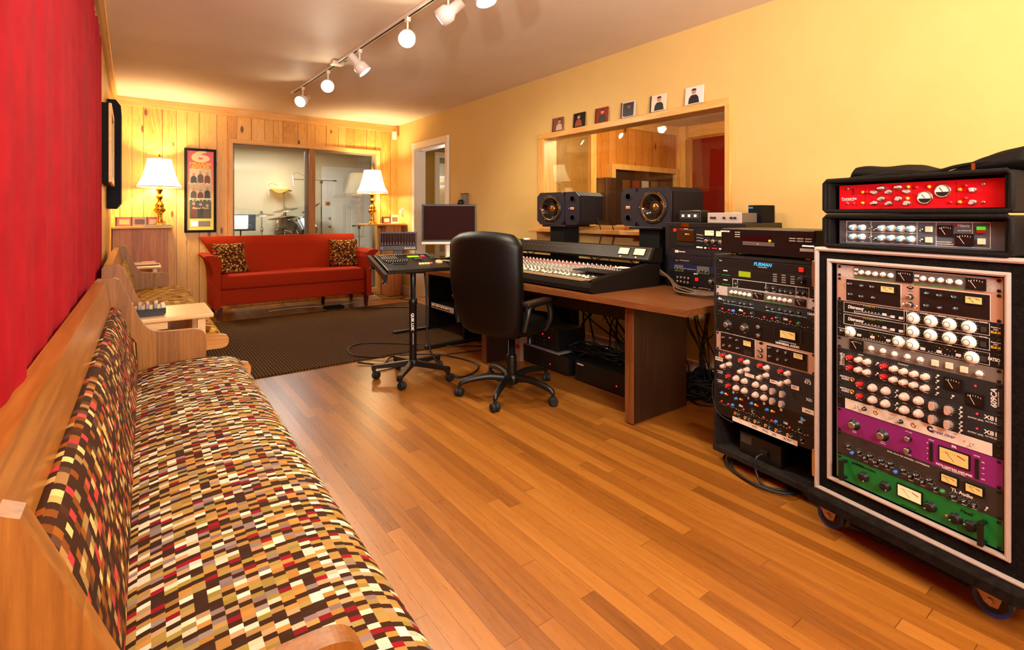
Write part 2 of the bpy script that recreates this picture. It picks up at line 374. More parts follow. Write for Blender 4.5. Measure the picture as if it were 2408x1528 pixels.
b = MB(); b.box(XL, XL+.02, YF, YB-.02, ZC-.105, ZC-.03, M_oaky); b.box(XL, XL+.045, YF, YB-.02, ZC-.035, ZC, M_trimy, bev=.006); struct(b.obj('trim_2'))
# back window: two lights, pine frame, mullion
b = MB(); y0, y1 = YB-.022, YB+.14
b.box(.965, 1.01, y0, y1, .035, 2.095, M_trimz, bev=.004); b.box(2.875, 2.922, y0, y1, .035, 2.095, M_trimz, bev=.004)
b.box(.965, 2.922, y0-.002, y1, 2.045, 2.095, M_trimw, bev=.004); b.box(.965, 2.922, y0-.002, y1, .035, .095, M_trimw, bev=.004)
wf = struct(b.obj('window_1')); MB().box(1.925, 2.0, y0-.004, y1, .09, 2.05, M_oak, bev=.004).obj('mullion', wf)
b = MB()
for x0, x1 in ((1.01, 1.925), (2.0, 2.875)):
    for (a0, a1, c0, c1) in ((x0, x0+.03, .095, 2.045), (x1-.03, x1, .095, 2.045), (x0, x1, 2.02, 2.045), (x0, x1, .095, .12)): b.box(a0, a1, YB+.09, YB+.13, c0, c1, mat('grey_sash', '#8f8578', .5))
b.obj('sash', wf)
for x0, x1 in ((1.012, 1.923), (2.002, 2.873)):
    MB().box(x0, x1, YB+.028, YB+.032, .097, 2.043, M_glass).obj('pane', wf)
    o = MB().box(-(x1-x0)/2+.02, (x1-x0)/2-.02, -.002, .002, .10, 2.04, M_glass).obj('pane', wf, ((x0+x1)/2, YB+.09, 0), (0, 0, R(-.9)))
# studio window in the right wall
b = MB(); x0, x1 = XR-.022, XR+.14
b.box(x0, x1, 1.882, 1.925, 1.02, 1.93, M_trimz, bev=.005); b.box(x0, x1, 3.795, 3.885, 1.02, 1.93, M_trimz, bev=.005)
b.box(x0-.002, x1, 1.882, 3.885, 1.878, 1.93, M_trimy, bev=.005); b.box(x0, x1, 1.9, 3.87, 1.02, 1.06, M_trimy, bev=.004)
wf = struct(b.obj('window_2')); MB().box(XR-.11, XR-.02, 1.9, 3.93, .995, 1.03, M_trimy, bev=.006).obj('sill', wf)
MB().box(-.003, .003, 1.915, 3.805, -.41, .41, M_glass).obj('pane', wf, (XR+.045, 0, 1.47), (0, R(-2.7), 0))
MB().box(-.003, .003, 1.915, 3.805, -.41, .41, M_glass).obj('pane', wf, (XR+.12, 0, 1.47), (0, R(1.2), 0))
# doorway
b = MB(); x0 = XR-.025
b.box(x0, XR, dy0-.072, dy0, 0, dz1+.075, M_white, bev=.005); b.box(x0, XR, dy1, dy1+.072, 0, dz1+.075, M_white, bev=.005); b.box(x0-.004, XR, dy0-.075, dy1+.075, dz1, dz1+.085, M_white, bev=.005)
b.box(XR, XR+.145, dy0, dy0+.018, 0, dz1, M_white); b.box(XR, XR+.145, dy1-.018, dy1, 0, dz1, M_white); b.box(XR, XR+.145, dy0, dy1, dz1-.018, dz1, M_white)
struct(b.obj('door_1'))
# hallway beyond the doorway
M_olive = mat('olive_wall_paint', '#a8853a', .6)
b = MB(); hy = 7.3
for a in ((XR+.14, 3.93, hy, hy+.1, 0, ZC), (4.62, 5.9, hy, hy+.1, 0, ZC), (3.93, 4.62, hy, hy+.1, 2.08, ZC), (3.93, 4.62, hy, hy+.1, 0, .5), (5.8, 5.9, 4.2, hy, 0, ZC), (XR+.14, 5.9, 4.13, 4.2, 0, ZC)): b.box(*a, M_olive)
struct(b.obj('wall_hallway')); struct(MB().box(XR+.14, 5.9, 4.13, hy+.1, ZC, ZC+.1, M_ceil).obj('ceiling_hallway'))
b = MB(); 
for a in ((3.86, 3.935, hy-.03, hy, 0, 2.15), (4.615, 4.69, hy-.03, hy, 0, 2.15), (3.86, 4.69, hy-.03, hy, 2.07, 2.15), (3.93, 4.62, hy+.02, hy+.07, 1.77, 1.98), (3.93, 4.62, hy+.02, hy+.07, 1.62, 1.68), (3.93, 4.62, hy+.02, hy+.06, .5, .56)): b.box(*a, M_white)
struct(b.obj('window_3'))
# drum room
M_beige = mat('beige_panel_paint', '#c8b898', .7)
dyb = 9.4
b = MB(); b.box(.1, 4.2, dyb, dyb+.1, 0, 2.34, M_beige); b.box(.05, .15, YB+.14, dyb, 0, 2.34, M_beige); b.box(4.1, 4.2, YB+.14, dyb, 0, 2.34, M_beige); b.box(3.34, 4.2, YB+.18, YB+.2, 0, 2.34, M_beige)
struct(b.obj('wall_drum_room')); struct(MB().box(.05, 4.2, YB+.14, dyb+.1, 2.34, 2.42, mat('drum_ceiling', '#d9d6cc', .7)).obj('ceiling_drum_room'))
M_wdoor = mat('white_door_paint', '#dcdad2', .45)
b = MB()
for a in ((2.73, 2.80, dyb-.025, dyb, 0, 2.02), (3.58, 3.65, dyb-.025, dyb, 0, 2.02), (2.73, 3.65, dyb-.025, dyb, 1.95, 2.02)): b.box(*a, M_wdoor)
d2 = struct(b.obj('door_2'))
b = MB(); b.box(2.80, 3.58, dyb-.02, dyb, 0, 1.95, M_wdoor)
for xa, xb in ((2.91, 3.13), (3.25, 3.47)):
    for za, zb in ((.12, .62), (.75, 1.35), (1.48, 1.82)):
        b.box(xa, xb, dyb-.028, dyb-.018, za, zb, M_wdoor, bev=.004); b.box(xa+.03, xb-.03, dyb-.033, dyb-.02, za+.03, zb-.03, M_wdoor, bev=.004)
lf = b.obj('leaf', d2); MB().lathe([(0, .06), (.02, .055), (.028, .035), (.02, .015), (.01, 0)], M_brass, 16, axis='y').obj('knob', lf, (2.85, dyb-.02, .95))
MB().lathe([(0, .02), (.02, .015), (.022, 0)], M_brass, 16, axis='y').obj('deadbolt', lf, (2.85, dyb-.02, 1.1)); MB().box(2.78, 2.86, dyb-.03, dyb-.02, 1.33, 1.39, M_brass).obj('latch_plate', lf)
# booth
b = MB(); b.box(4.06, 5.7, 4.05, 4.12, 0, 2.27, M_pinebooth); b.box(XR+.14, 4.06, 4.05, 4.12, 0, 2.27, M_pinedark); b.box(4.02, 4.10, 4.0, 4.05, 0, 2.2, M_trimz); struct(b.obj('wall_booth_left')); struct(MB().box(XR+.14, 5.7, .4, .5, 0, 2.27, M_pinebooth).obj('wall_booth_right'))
struct(MB().box(5.7, 5.8, .4, 4.12, 0, 2.27, pine('knotty_pine_booth_end', 1, ['#d99646', '#c77c2c', '#a9611e'], width=.15)).obj('wall_booth_far'))
struct(MB().box(XR+.14, 5.8, .4, 4.12, 2.27, 2.35, M_ceil).obj('ceiling_booth'))
b = MB(); b.box(5.6, 5.7, 3.92, 4.05, 0, 2.27, M_trimz); b.box(5.66, 5.7, .5, 3.92, 2.13, 2.27, M_trimy); b.box(XR+.14, 5.6, 4.02, 4.05, 2.16, 2.27, M_trimw); struct(b.obj('trim_3'))
tag(MB().box(5.655, 5.698, .9, 3.86, .15, 2.10, speckle('rust_felt', '#6e1608', '#7c1c0c', 70, .95, .2), bev=.008).obj('fabric_hanging'), 'large rust red fabric wall panel inside the vocal booth behind the studio window', 'panel')
b = MB()
for a in ((4.33, 4.39, 1.0, 1.73), (5.5, 5.56, 1.0, 1.73), (4.33, 5.56, 1.67, 1.73), (4.33, 5.56, .98, 1.04)): b.box(a[0], a[1], 3.98, 4.05, a[2], a[3], M_trimz)
wf = struct(b.obj('window_4')); MB().box(4.39, 5.5, 4.035, 4.049, 1.04, 1.67, mat('painted_dark_view', '#3a2412', .6)).obj('backing', wf); MB().box(4.39, 5.5, 4.0, 4.005, 1.04, 1.67, M_glass).obj('pane', wf)  # backing is a dark sheet painted for the unlit view behind the pane
for i in range(5):  # reflections of the disc cases, put in as flat coloured panels behind the pane
    o = MB().box(-.06, .06, -.006, 0, 0, .12, mat('sleeve%d' % i, ('#7a4a22', '#8a3a20', '#cfc6b8', '#6a5a4a', '#5a2a18')[i], .5)).obj('reflected_disc', None, (4.62+i*.17, 4.033, 1.44))
    tag(o, ('brown panel standing in for a disc case reflected in the booth window', 'rust coloured panel standing in for a disc case reflected in the booth window', 'white panel standing in for a disc case reflected in the booth window', 'grey panel standing in for a disc case reflected in the booth window', 'dark red panel standing in for a disc case reflected in the booth window')[i], 'painted reflection', 'painted disc reflections in the booth window')
tag(MB().box(4.11, 4.27, 3.86, 4.04, 0, 1.56, mat('dark_cabinet', '#341a0c', .5), bev=.01).obj('storage_cabinet'), 'dark brown cabinet standing against the pine wall of the vocal booth', 'cabinet')

# rug
tag(MB().box(.35, 3.0, 3.985, 6.28, 0, .012, M_rug, bev=.004).obj('area_rug'), 'brown ribbed rug with a dark bound edge in front of the red sofa', 'rug')

# curtain on the left wall
def cf(u, v):
    y = YF+.3+u*(4.36-YF-.3); z = .55+v*1.62+.1*v*max(0, (y-1.5)/2.9)
    f = .005*math.sin(y*17)+.003*math.sin(y*41+1.3)+.003*math.sin(y*7.1)
    z2 = z+(.012*math.sin(y*19)+.008*math.sin(y*43))*v
    return (XL+.018+f*(1-.3*v), y, z2)
b = MB(); b.grid(cf, 260, 14, M_curtain); b.grid(lambda u, v: (cf(u, v)[0]-.006, cf(u, v)[1], cf(u, v)[2]), 260, 14, M_curtain)
tag(b.obj('wall_curtain'), 'crimson red fabric curtain hanging on the left wall above the pews', 'curtain')
# pictures on left wall
t = thing('framed_picture', 'light wood framed picture on a deep black backing on the left wall beside the curtain', 'picture', (XL+.002, 4.98, 1.665))
MB().box(0, .04, -.36, .36, -.28, .28, M_blk2).obj('box_backing', t)
b = MB()
for a in ((-.36, -.31, -.28, .28), (.31, .36, -.28, .28), (-.36, .36, .23, .28), (-.36, .36, -.28, -.23)): b.box(.04, .058, a[0], a[1], a[2], a[3], M_trimy, bev=.003)
b.obj('frame', t); MB().box(.04, .046, -.31, .31, -.23, .23, mat('dark_print', '#2c241c', .3)).obj('print', t)
t = thing('acoustic_baffle', 'dark blue-black foam acoustic panel standing proud of the left wall past the framed picture', 'panel', (XL+.003, 5.92, 1.68))
MB().prism([(0, -.47), (.06, -.47), (.095, -.42), (.095, .42), (.06, .47), (0, .47)], 1, -.3, .3, speckle('baffle_cloth', '#1a1c24', '#23262e', 90, .9)).obj('panel_body', t)
# corner sensor and wall boxes
t = thing('motion_sensor', 'small white motion sensor under the ceiling trim in the back right corner', 'sensor', (3.13, 7.17, 2.33), R(-35))
MB().box(-.035, .035, -.02, .03, -.06, .06, M_white, bev=.01).obj('housing', t); MB().box(-.02, .02, -.024, -.018, -.045, -.01, mat('lens_white', '#d8d4cc', .3)).obj('lens', t)
t = thing('wall_outlet', 'cream wall plate with a plugged in adapter beside the right pedestal shelf', 'outlet', (3.2, 7.03, 1.2), R(-90))
MB().box(-.035, .035, -.008, 0, -.06, .06, M_white, bev=.003).obj('plate', t); MB().box(-.025, .025, -.045, -.008, -.03, .03, M_white, bev=.006).obj('adapter', t)
t = thing('talkback_box', 'grey wall box with a round black knob above the computer monitor', 'intercom', (3.2, 5.25, 1.33), R(-90))
MB().box(-.05, .05, -.05, 0, -.075, .075, mat('warm_grey', '#6e6256', .5), bev=.006).obj('housing', t); MB().box(-.05, .05, -.052, .0, .07, .078, M_blk2).obj('top_trim', t)
MB().lathe([(.035, 0), (.035, .03), (.028, .05), (0, .055)], M_black, 20, axis='y').obj('knob', t, (-.02, -.05, -.03))

# ------------------------------------------------------------------ pews
def pew_profile():
    pts = [(-.132, .0), (-.132, .86), (-.12, .875), (-.062, .877), (-.045, .868)]
    cv = spline([(-.045, .868, 0), (-.02, .808, 0), (.008, .738, 0), (.032, .680, 0), (.055, .645, 0), (.09, .624, 0), (.14, .618, 0), (.20, .617, 0), (.245, .614, 0), (.272, .600, 0), (.284, .572, 0), (.285, .50, 0), (.276, .40, 0), (.272, .25, 0), (.292, .10, 0), (.305, 0, 0)], 5)
    return pts+[(p.x, p.y) for p in cv[1:]]
def pew(y0, y1, label, fab_s, fab_b, rz=0):
    t = thing('church_pew', label, 'pew', (-(y1-y0)*math.sin(R(rz)), y0, 0), -R(rz)); L = y1-y0
    pr = pew_profile()
    for a in (0, L-.034):
        MB().prism(pr, 1, a, a+.034, M_oak).obj('end_panel', t)
    for a in (.036, L-.07):
        q = [(.10, .345), (.44, .345), (.465, .353), (.476, .372), (.477, .40), (.466, .42), (.44, .428), (.10, .428)]
        MB().prism(q, 1, a-(.036 if a < .1 else 0)+(.0 if a < .1 else .036), a-(.036 if a < .1 else 0)+(.0 if a < .1 else .036)+.034, M_oakx).obj('seat_rail', t)
    MB().prism([(-.128, .865), (-.09, .865), (-.012, .42), (-.05, .42)], 1, .034, L-.034, M_oaky).obj('backrest', t)
    MB().box(-.03, .43, .034, L-.034, .385, .41, M_oaky).obj('seat_board', t)
    MB().prism([(.422, .36), (.436, .37), (.438, .41), (.422, .41)], 1, .034, L-.034, M_oaky).obj('front_rail', t)
    def cushion(pf, th, name, mm, ccx, pitch):
        n = len(pf); acc = [0]
        for i in range(n-1): acc.append(acc[-1]+math.dist(pf[i], pf[i+1]))
        b = MB(); l0, l1 = .037, L-.037
        def fn(u, v):
            k = v*(n-1); i = min(int(k), n-2); f = k-i; x = pf[i][0]*(1-f)+pf[i+1][0]*f; z = pf[i][1]*(1-f)+pf[i+1][1]*f
            e = min(u, 1-u)*(l1-l0); s = 0 if e > .05 else (1-math.sqrt(max(0, 1-(1-e/.05)**2)))
            return (x+(ccx[0]-x)*s*.12, l0+u*(l1-l0), z+(ccx[1]-z)*s*.75)
        nu = 90; b.grid(fn, nu, (n-1), mm, uv=lambda u, v: (u*(l1-l0), acc[round(v*(n-1))]))
        for u in (0, 1):
            vv = [fn(u, j/(n-1)) for j in range(n)]; b.add(vv, [tuple(range(n))], mm)
        b.obj(name, t)
    sp = []
    base = [(.0, .41), (-.004, .43), (.0, .447), (.02, .462), (.06, .474), (.12, .484), (.2, .489), (.28, .489), (.35, .483), (.39, .472), (.422, .453), (.440, .427), (.443, .40), (.43, .378)]
    sp = [(p.x, p.y) for p in spline([(a, c, 0) for a, c in base], 3)]
    cushion(sp, 0, 'seat_cushion', fab_s, (.22, .43), 1)
    base = [(-.082, .735), (-.072, .752), (-.056, .756), (-.040, .742), (-.026, .71), (-.012, .66), (.004, .58), (.018, .51), (.024, .46), (.015, .44)]
    sp = [(p.x, p.y) for p in spline([(a, c, 0) for a, c in base], 3)]
    cushion(sp, 0, 'back_cushion', fab_b, (-.03, .62), 1)
    return t
pew(.655, 2.87, 'wooden church pew nearest the camera with multicoloured check upholstery', M_seat, M_backc, 1.0)
pew(3.56, 5.86, 'second wooden church pew beyond the light wood table, with golden check upholstery', M_gold, M_gold)
# tables between the pews
def side_table(loc, w, d, h, label):
    t = thing('side_table', label, 'table', loc)
    b = MB(); b.box(0, w, 0, d, h-.022, h, M_birch, bev=.006); b.obj('tabletop', t)
    for x in (.03, w-.07):
        for y in (.03, d-.07): MB().box(x, x+.035, y, y+.035, 0, h-.022, M_birch).obj('leg', t)
    MB().box(.05, w-.2, .02, .04, h-.06, h-.022, M_birch).obj('apron', t); return t
side_table((-.12, 3.09, 0), .465, .41, .64, 'light birch side table standing between the two pews')
side_table((-.12, 6.25, 0), .36, .45, .64, 'small light wood table behind the second pew in the back left corner')
t = thing('headphone_mixer', 'black personal mixer with grey faders on the birch table between the pews', 'mixer', (-.02, 3.16, .64))
MB().prism([(0, 0), (.15, 0), (.16, .012), (.16, .038), (0, .038)], 1, 0, .15, M_black).obj('body', t)
for i in range(4):
    MB().box(.01+i*.033, .026+i*.033, .02, .13, .035, .062, mat('fader_grey', '#8d8488', .5), bev=.004).obj('key', t)
MB().box(.142, .158, .02, .12, .038, .052, M_tape).obj('label_strip', t); MB().box(.118, .126, .03, .045, .062, .074, M_tape).obj('knob', t)
def disc_case(loc, rot, w, h, cover, accent, label, group, fig=0, th=.011, words=None, spine='#14100e'):
    t = thing('compact_disc_case', label, 'disc case', loc, 0, group); t.rotation_euler = rot
    MB().box(-w/2, w/2, 0, th, 0, h, mat('cd_'+cover, cover, .22), bev=.0006).obj('sleeve', t); MB().box(-w/2-.0006, -w/2+.012, -.0008, th+.0006, 0, h, mat('sp_'+spine, spine, .3)).obj('spine', t)
    b = MB(); ma = mat('cd_'+accent, accent, .35); sk = mat('cd_skin', '#b98260', .5); e = -.001; cx = .012+.1*w*(fig % 3-1)
    if fig:
        b.add([(cx+.13*w*math.cos(a), e, .70*h+.15*h*math.sin(a)) for a in [k*math.pi/8 for k in range(16)]], [tuple(range(16))], sk)
        b.add([(cx+x*w, e-.0004, z*h) for x, z in ((-.30, .04), (-.26, .36), (-.14, .52), (.14, .52), (.26, .38), (.32, .04))], [(0, 1, 2, 3, 4, 5)], ma)
        b.add([(cx+.15*w*math.cos(a), e-.0003, .77*h+.12*h*math.sin(a)) for a in [k*math.pi/7 for k in range(8)]], [tuple(range(8))], mat('cd_hair', '#2c1408', .6))
    else: b.box(-.25*w, .4*w, e, 0, .2*h, .75*h, ma)
    b.obj('cover_art', t)
    return t
# pedestals and lamps at the back wall
def pedestal(x0, x1, tx0, tx1, y0, label, pillar=None):
    t = thing('pedestal_shelf', label, 'shelf', (0, 0, 0))
    MB().box(tx0, tx1, y0, YB-.005, 1.005, 1.03, M_trimw, bev=.005).obj('shelf_top', t)
    MB().box(x0, x1, y0+.12, YB-.005, 0, 1.005, M_cedar, bev=.004).obj('box', t)
    if pillar: MB().box(pillar[0], pillar[1], pillar[2], pillar[3], 0, 1.005, M_cedar, bev=.006).obj('pillar', t)
    return t
pedestal(-.17, .33, -.172, .375, 6.90, 'wooden pedestal shelf in the back left corner holding the left lamp')
pedestal(2.93, 3.17, 2.60, 3.19, 6.88, 'wooden pedestal shelf in the back right corner holding the right lamp', (2.90, 3.12, 6.93, 7.01))
def lamp(x, y, label):
    t = thing('table_lamp', label, 'lamp', (x, y, 1.031), 0, 'brass table lamps')
    pr = [(.062, 0), (.064, .012), (.052, .022), (.030, .034), (.034, .05), (.030, .085), (.024, .12), (.022, .135), (.048, .155), (.058, .168), (.06, .185), (.042, .20), (.040, .21), (.046, .225), (.042, .24), (.022, .265), (.018, .29), (.03, .315), (.034, .33), (.018, .345), (.014, .36), (.022, .38), (.034, .40), (.036, .415), (.012, .43), (.010, .47)]
    MB().lathe(pr, M_brass, 28).obj('base', t)
    z0, z1 = .435, .745; prof = []
    for k in range(13):
        f = k/12; prof.append((.222*(1-f)**1.7*.5+.222*.5*(1-f)+.112*f**.9*1.0+(.0), z0+(z1-z0)*f))
    prof = [(.215, z0), (.212, z0+.008), (.195, z0+.035), (.175, z0+.075), (.155, z0+.13), (.138, z0+.19), (.124, z0+.25), (.113, z1)]
    sh = MB().lathe(prof, M_shade, 40, cap=False).obj('lamp_shade', t)
    b = MB(); mb = mat('shade_binding', '#d9bf86', .8)
    b.lathe([(.214, z0-.004), (.219, z0), (.216, z0+.006), (.212, z0)], mb, 40, cap=False)
    b.lathe([(.112, z1), (.116, z1+.003), (.112, z1+.006)], mb, 40, cap=False)
    for k in range(8):
        a = k*math.pi/4+.3; b.tube([((r+.001)*math.cos(a), (r+.001)*math.sin(a), z) for r, z in prof], .0018, mb, 5)
    b.obj('shade_trim', sh)
    MB().lathe([(.004, z1-.05), (.004, z1+.01), (.012, z1+.018), (.014, z1+.03), (.006, z1+.042), (.012, z1+.052), (0, z1+.062)], M_brass, 16).obj('finial', t)
    MB().lathe([(.0, z0+.16), (.022, z0+.15), (.028, z0+.125), (.022, z0+.095), (.012, z0+.06), (.012, z0+.03)], mat('bulb_glow', '#fff0cc', .4, 0, '#ffe0a0', 12), 16).obj('bulb', t)
    light('table_lamp_glow', 'POINT', (x, y, 1.031+z0+.22), 62, LAMP, shadow_soft_size=.04); light('table_lamp_glow', 'POINT', (x, y, 1.031+z0+.03), 26, LAMP, shadow_soft_size=.03)
    return t
lamp(.25, 7.0, 'lit brass table lamp with a white bell shade on the left pedestal shelf'); lamp(2.72, 6.99, 'lit brass table lamp with a white bell shade on the right pedestal shelf')
for i, (x, cv, ac, lb) in enumerate(((-.075, '#c4605a', '#e8c070', 'red and pale compact disc case standing leftmost on the left pedestal shelf'), (.06, '#a88050', '#5a3420', 'brown compact disc case with faces, between the red cases on the left shelf'), (.185, '#b5443c', '#e0b080', 'red compact disc case half behind the left lamp base'))):
    disc_case((x, 6.98, 1.031), (R(-8), 0, 0), .135 if i < 2 else .11, .10, cv, ac, lb, 'disc cases on the left pedestal shelf')
o = MB(); 
for k in range(3): o.box(.10+.01*k, .36, 6.905, 7.03-.01*k, 1.031+.005*k, 1.0355+.005*k, mat('cd_flat%d' % k, ('#7fa08a', '#e0dccc', '#8ab09a')[k], .4))
tag(o.obj('disc_stack'), 'flat stack of thin pale green disc cases at the front of the left shelf', 'disc case')
disc_case((2.92, 6.98, 1.031), (R(-10), 0, R(-12)), .115, .10, '#b5402c', '#efd9a8', 'red framed card with a pale star on the right pedestal shelf', 'cards on the right pedestal shelf')
disc_case((3.05, 7.0, 1.034), (R(-10), 0, R(-20)), .12, .12, '#efe2be', '#8a6430', 'cream framed card leaning near the corner on the right pedestal shelf', 'cards on the right pedestal shelf')
b = MB(); b.box(2.93, 3.17, 6.90, 6.96, 1.031, 1.034, M_tape); tag(b.obj('paper_sheet'), 'loose white paper lying along the front of the right pedestal shelf', 'paper')
# magazines on rear small table
for k, (cc, lb) in enumerate((('#8a3a20', 'thin red brown magazine under the flag magazine on the small back table'), ('#d8c8b0', 'magazine with a striped flag cover on top of the small back table'))):
    t = thing('magazine', lb, 'magazine', (.09, 6.5, .641+.012*k), R(12-10*k)); MB().box(-.1, .11, -.14, .14, 0, .011, mat('mag%d' % k, cc, .4)).obj('pages', t)
    if k:
        b = MB()
        for q in range(5): b.box(-.1, .11, -.14+q*.045, -.12+q*.045, .0112, .0118, mat('stripe_red', '#b03a28', .4))
        b.box(-.1, .0, .04, .14, .0118, .0124, mat('canton', '#4a4a5a', .4)); b.obj('cover_print', t)
# poster
t = thing('framed_poster', 'tall black framed sales award poster with a red to yellow ground', 'poster', (.664, YB-.003, 1.446))
b = MB(); w, h = .165, .502
for a in ((-w, -w+.028, -h, h), (w-.028, w, -h, h), (-w, w, h-.028, h), (-w, w, -h, -h+.028)): b.box(a[0], a[1], -.03, 0, a[2], a[3], M_blk2, bev=.003)
b.obj('frame', t)
tt = NT('poster_ground', .35); zz = tt.xyz(tt.co())[2]; tt.base(tt.ramp(tt.ma('ADD', tt.ma('DIVIDE', zz, .95), .5), [(.0, '#f2cf10'), (.38, '#f0b418'), (.62, '#e0703a'), (.85, '#cf3a44')]))
MB().box(-w+.02, w-.02, -.012, 0, -h+.02, h-.02, tt.m).obj('poster_sheet', t)
cream = mat('poster_cream', '#efe2b0', .5); yel = mat('poster_yellow', '#f0c81c', .5)
text(t, '6', (0, -.0125, .405), .19, cream, sx=2.0, bold=.008); text(t, 'MILLION', (0, -.0125, .318), .044, yel, sx=1.35, bold=.002); text(t, 'SALES', (0, -.0125, .283), .048, yel, sx=1.5, bold=.002)
phs = (('#cbbf9f', .08, .262), ('#b9ac94', -.10, .07), ('#2f3a28', -.335, -.11))
skn = mat('ph_skin', '#c08a66', .5)
for k, (cc, z0, z1) in enumerate(phs):
    b = MB(); b.box(-.112, .112, -.0135, -.0125, z0, z1, mat('ph%d' % k, cc, .4))
    for j in range(3):
        px = -.07+.07*j; hz = z1-.07+.012*((j*2+k) % 3); md = mat('ph_dk%d' % ((j+k) % 3), ('#22242c', '#4a3a34', '#5c2a22')[(j+k) % 3], .5)
        b.add([(px+.016*math.cos(a*.785), -.0145, hz+.02*math.sin(a*.785)) for a in range(8)], [tuple(range(8))], skn); b.add([(px+x, -.014, z) for x, z in ((-.032, z0+.01), (-.03, hz-.04), (-.012, hz-.018), (.012, hz-.018), (.03, hz-.04), (.032, z0+.01))], [tuple(range(6))], md)
    b.obj('photograph', t)
text(t, 'RASCAL', (0, -.016, .078), .05, cream, sx=1.45); text(t, 'FLATTS', (0, -.016, -.112), .05, cream, sx=1.5)
text(t, 'Rascal Flatts', (0, -.016, -.21), .034, cream, shear=.3)
b = MB(); b.box(-.10, -.025, -.014, -.012, -.43, -.365, mat('holo', '#9a8a86', .2, .6)); b.box(-.02, .10, -.014, -.012, -.43, -.365, mat('plaque', '#5a4a40', .3, .5)); b.obj('award_plate', t)

# ------------------------------------------------------------------ sofa
t = thing('sofa', 'red orange wool sofa with flared arms standing before the back window', 'sofa', (0, 0, 0))
xl, xr = .775, 2.40
MB().box(xl, xr, 6.43, 7.0, .155, .33, M_sofa, bev=.012).obj('base', t)
b = MB(); b.box(xl, xr, 6.40, 6.98, .325, .485, M_sofa, bev=.03); o = b.obj('seat_cushion', t)
for f in o.data.polygons: f.use_smooth = True
def bk(u, v):
    th = v*2*math.pi; z = u; wd = 0
    h = .30+.60*u; lean = .10*u+.04*u*u; half = .815+.115*max(0, (u-.55)/.45)**1.3
    cx = (xl+xr)/2-.04*max(0, (u-.55)/.45)
    return h, lean, half, cx
b = MB(); secs = []
for k in range(13):
    u = k/12; h, lean, half, cx = bk(u, 0); yb = 6.86+lean; r = .07-(.03 if k == 12 else 0)
    ring = []
    for j in range(24):
        a = 2*math.pi*j/24; ex = abs(math.cos(a))**.25*math.copysign(1, math.cos(a)); ey = abs(math.sin(a))**.7*math.copysign(1, math.sin(a))
        ring.append((cx+half*ex-(.02 if k == 12 else 0)*math.copysign(1, ex), yb+r*ey, h+.008*math.sin(6*a)*0))
    secs.append(ring)
vv = [p for r_ in secs for p in r_]; ff = [(k*24+j, k*24+(j+1) % 24, (k+1)*24+(j+1) % 24, (k+1)*24+j) for k in range(12) for j in range(24)]
b.add(vv, ff, M_sofa, None, True); b.add(secs[0], [tuple(range(24))], M_sofa); b.add(secs[-1], [tuple(range(24))], M_sofa); b.obj('backrest', t)
for s_, xb in ((-1, xl), (1, xr)):
    pf = [(0, .13), (s_*.062, .13), (s_*.066, .40), (s_*.078, .54), (s_*.105, .64), (s_*.15, .685), (s_*.155, .70), (s_*.14, .712), (s_*.10, .715), (s_*.05, .708), (s_*.01, .68), (-s_*.012, .62), (0, .5)]
    MB().prism([(xb+p[0], p[1]) for p in pf], 1, 6.36, 7.0, M_sofa).obj('arm', t)
for x in (xl-.03, xr-.02):
    for y in (6.37, 6.93): MB().lathe([(.022, 0), (.036, .14)], M_sofaleg, 4, T(x+.025, y+.03, 0) @ RZ(R(45)), smooth=False).obj('leg', t)
MB().lathe([(.02, 0), (.022, .16)], M_blk2, 10, T(2.0, 6.85, 0)).obj('center_support', t)
def pillow(x, y, z, rx, rz, label):
    t = thing('throw_pillow', label, 'pillow', (x, y, z), 0, 'check throw pillows on the sofa'); b = MB(); N = 16
    for s_ in (-1, 1):
        def fn(u, v):
            a, c = u*2-1, v*2-1; e = (1-a**4)*(1-c**4); pin = 1-.10*(1-a*a)*1-.0
            pin2 = 1-.10*(1-c*c)
            return (a*.19*(1-.09*(1-c*c)), s_*.065*e**.6, .185+c*.185*(1-.09*(1-a*a)))
        b.grid(fn, N, N, M_pillow, uv=lambda u, v: (u*.38, v*.38))
    o = b.obj('cushion', t); t.rotation_euler = (rx, 0, rz); return t
pillow(.935, 6.68, .487, R(-22), R(16), 'brown check throw pillow leaning at the left end of the red sofa'); pillow(2.24, 6.72, .487, R(-20), R(-8), 'brown check throw pillow leaning at the right end of the red sofa')
# cable coil on the floor behind the sofa
def cable(pts, r, m, label, group=None, n=10, name='cable', cat='cable'):
    return tag(MB().tube(spline(pts, n), r, m, 7).obj(name), label, cat, group)
M_cw = mat('white_cable', '#cdb89a', .5); M_cb = mat('black_cable', '#0b0a0a', .5); M_cg = mat('grey_brown_cable', '#5a4632', .5)
cable([(2.60+.14*math.cos(a*.9)*(1-.03*a), 6.75+.08*math.sin(a*.9), .008+.003*a) for a in range(0, 22)], .005, M_cw, 'pale coiled cable on the floor beside the right pedestal', n=4)
cable([(1.3, 6.6, .017), (1.7, 6.72, .006), (2.0, 6.6, .006), (2.3, 6.66, .006), (2.5, 6.72, .006)], .004, M_cw, 'thin pale cable running under the red sofa')
MB_ = MB().box(1.9, 2.12, 6.36, 6.5, 0, .03, M_blk2, bev=.004); tag(MB_.obj('power_strip'), 'small dark adapter on the floor under the right end of the sofa', 'adapter')
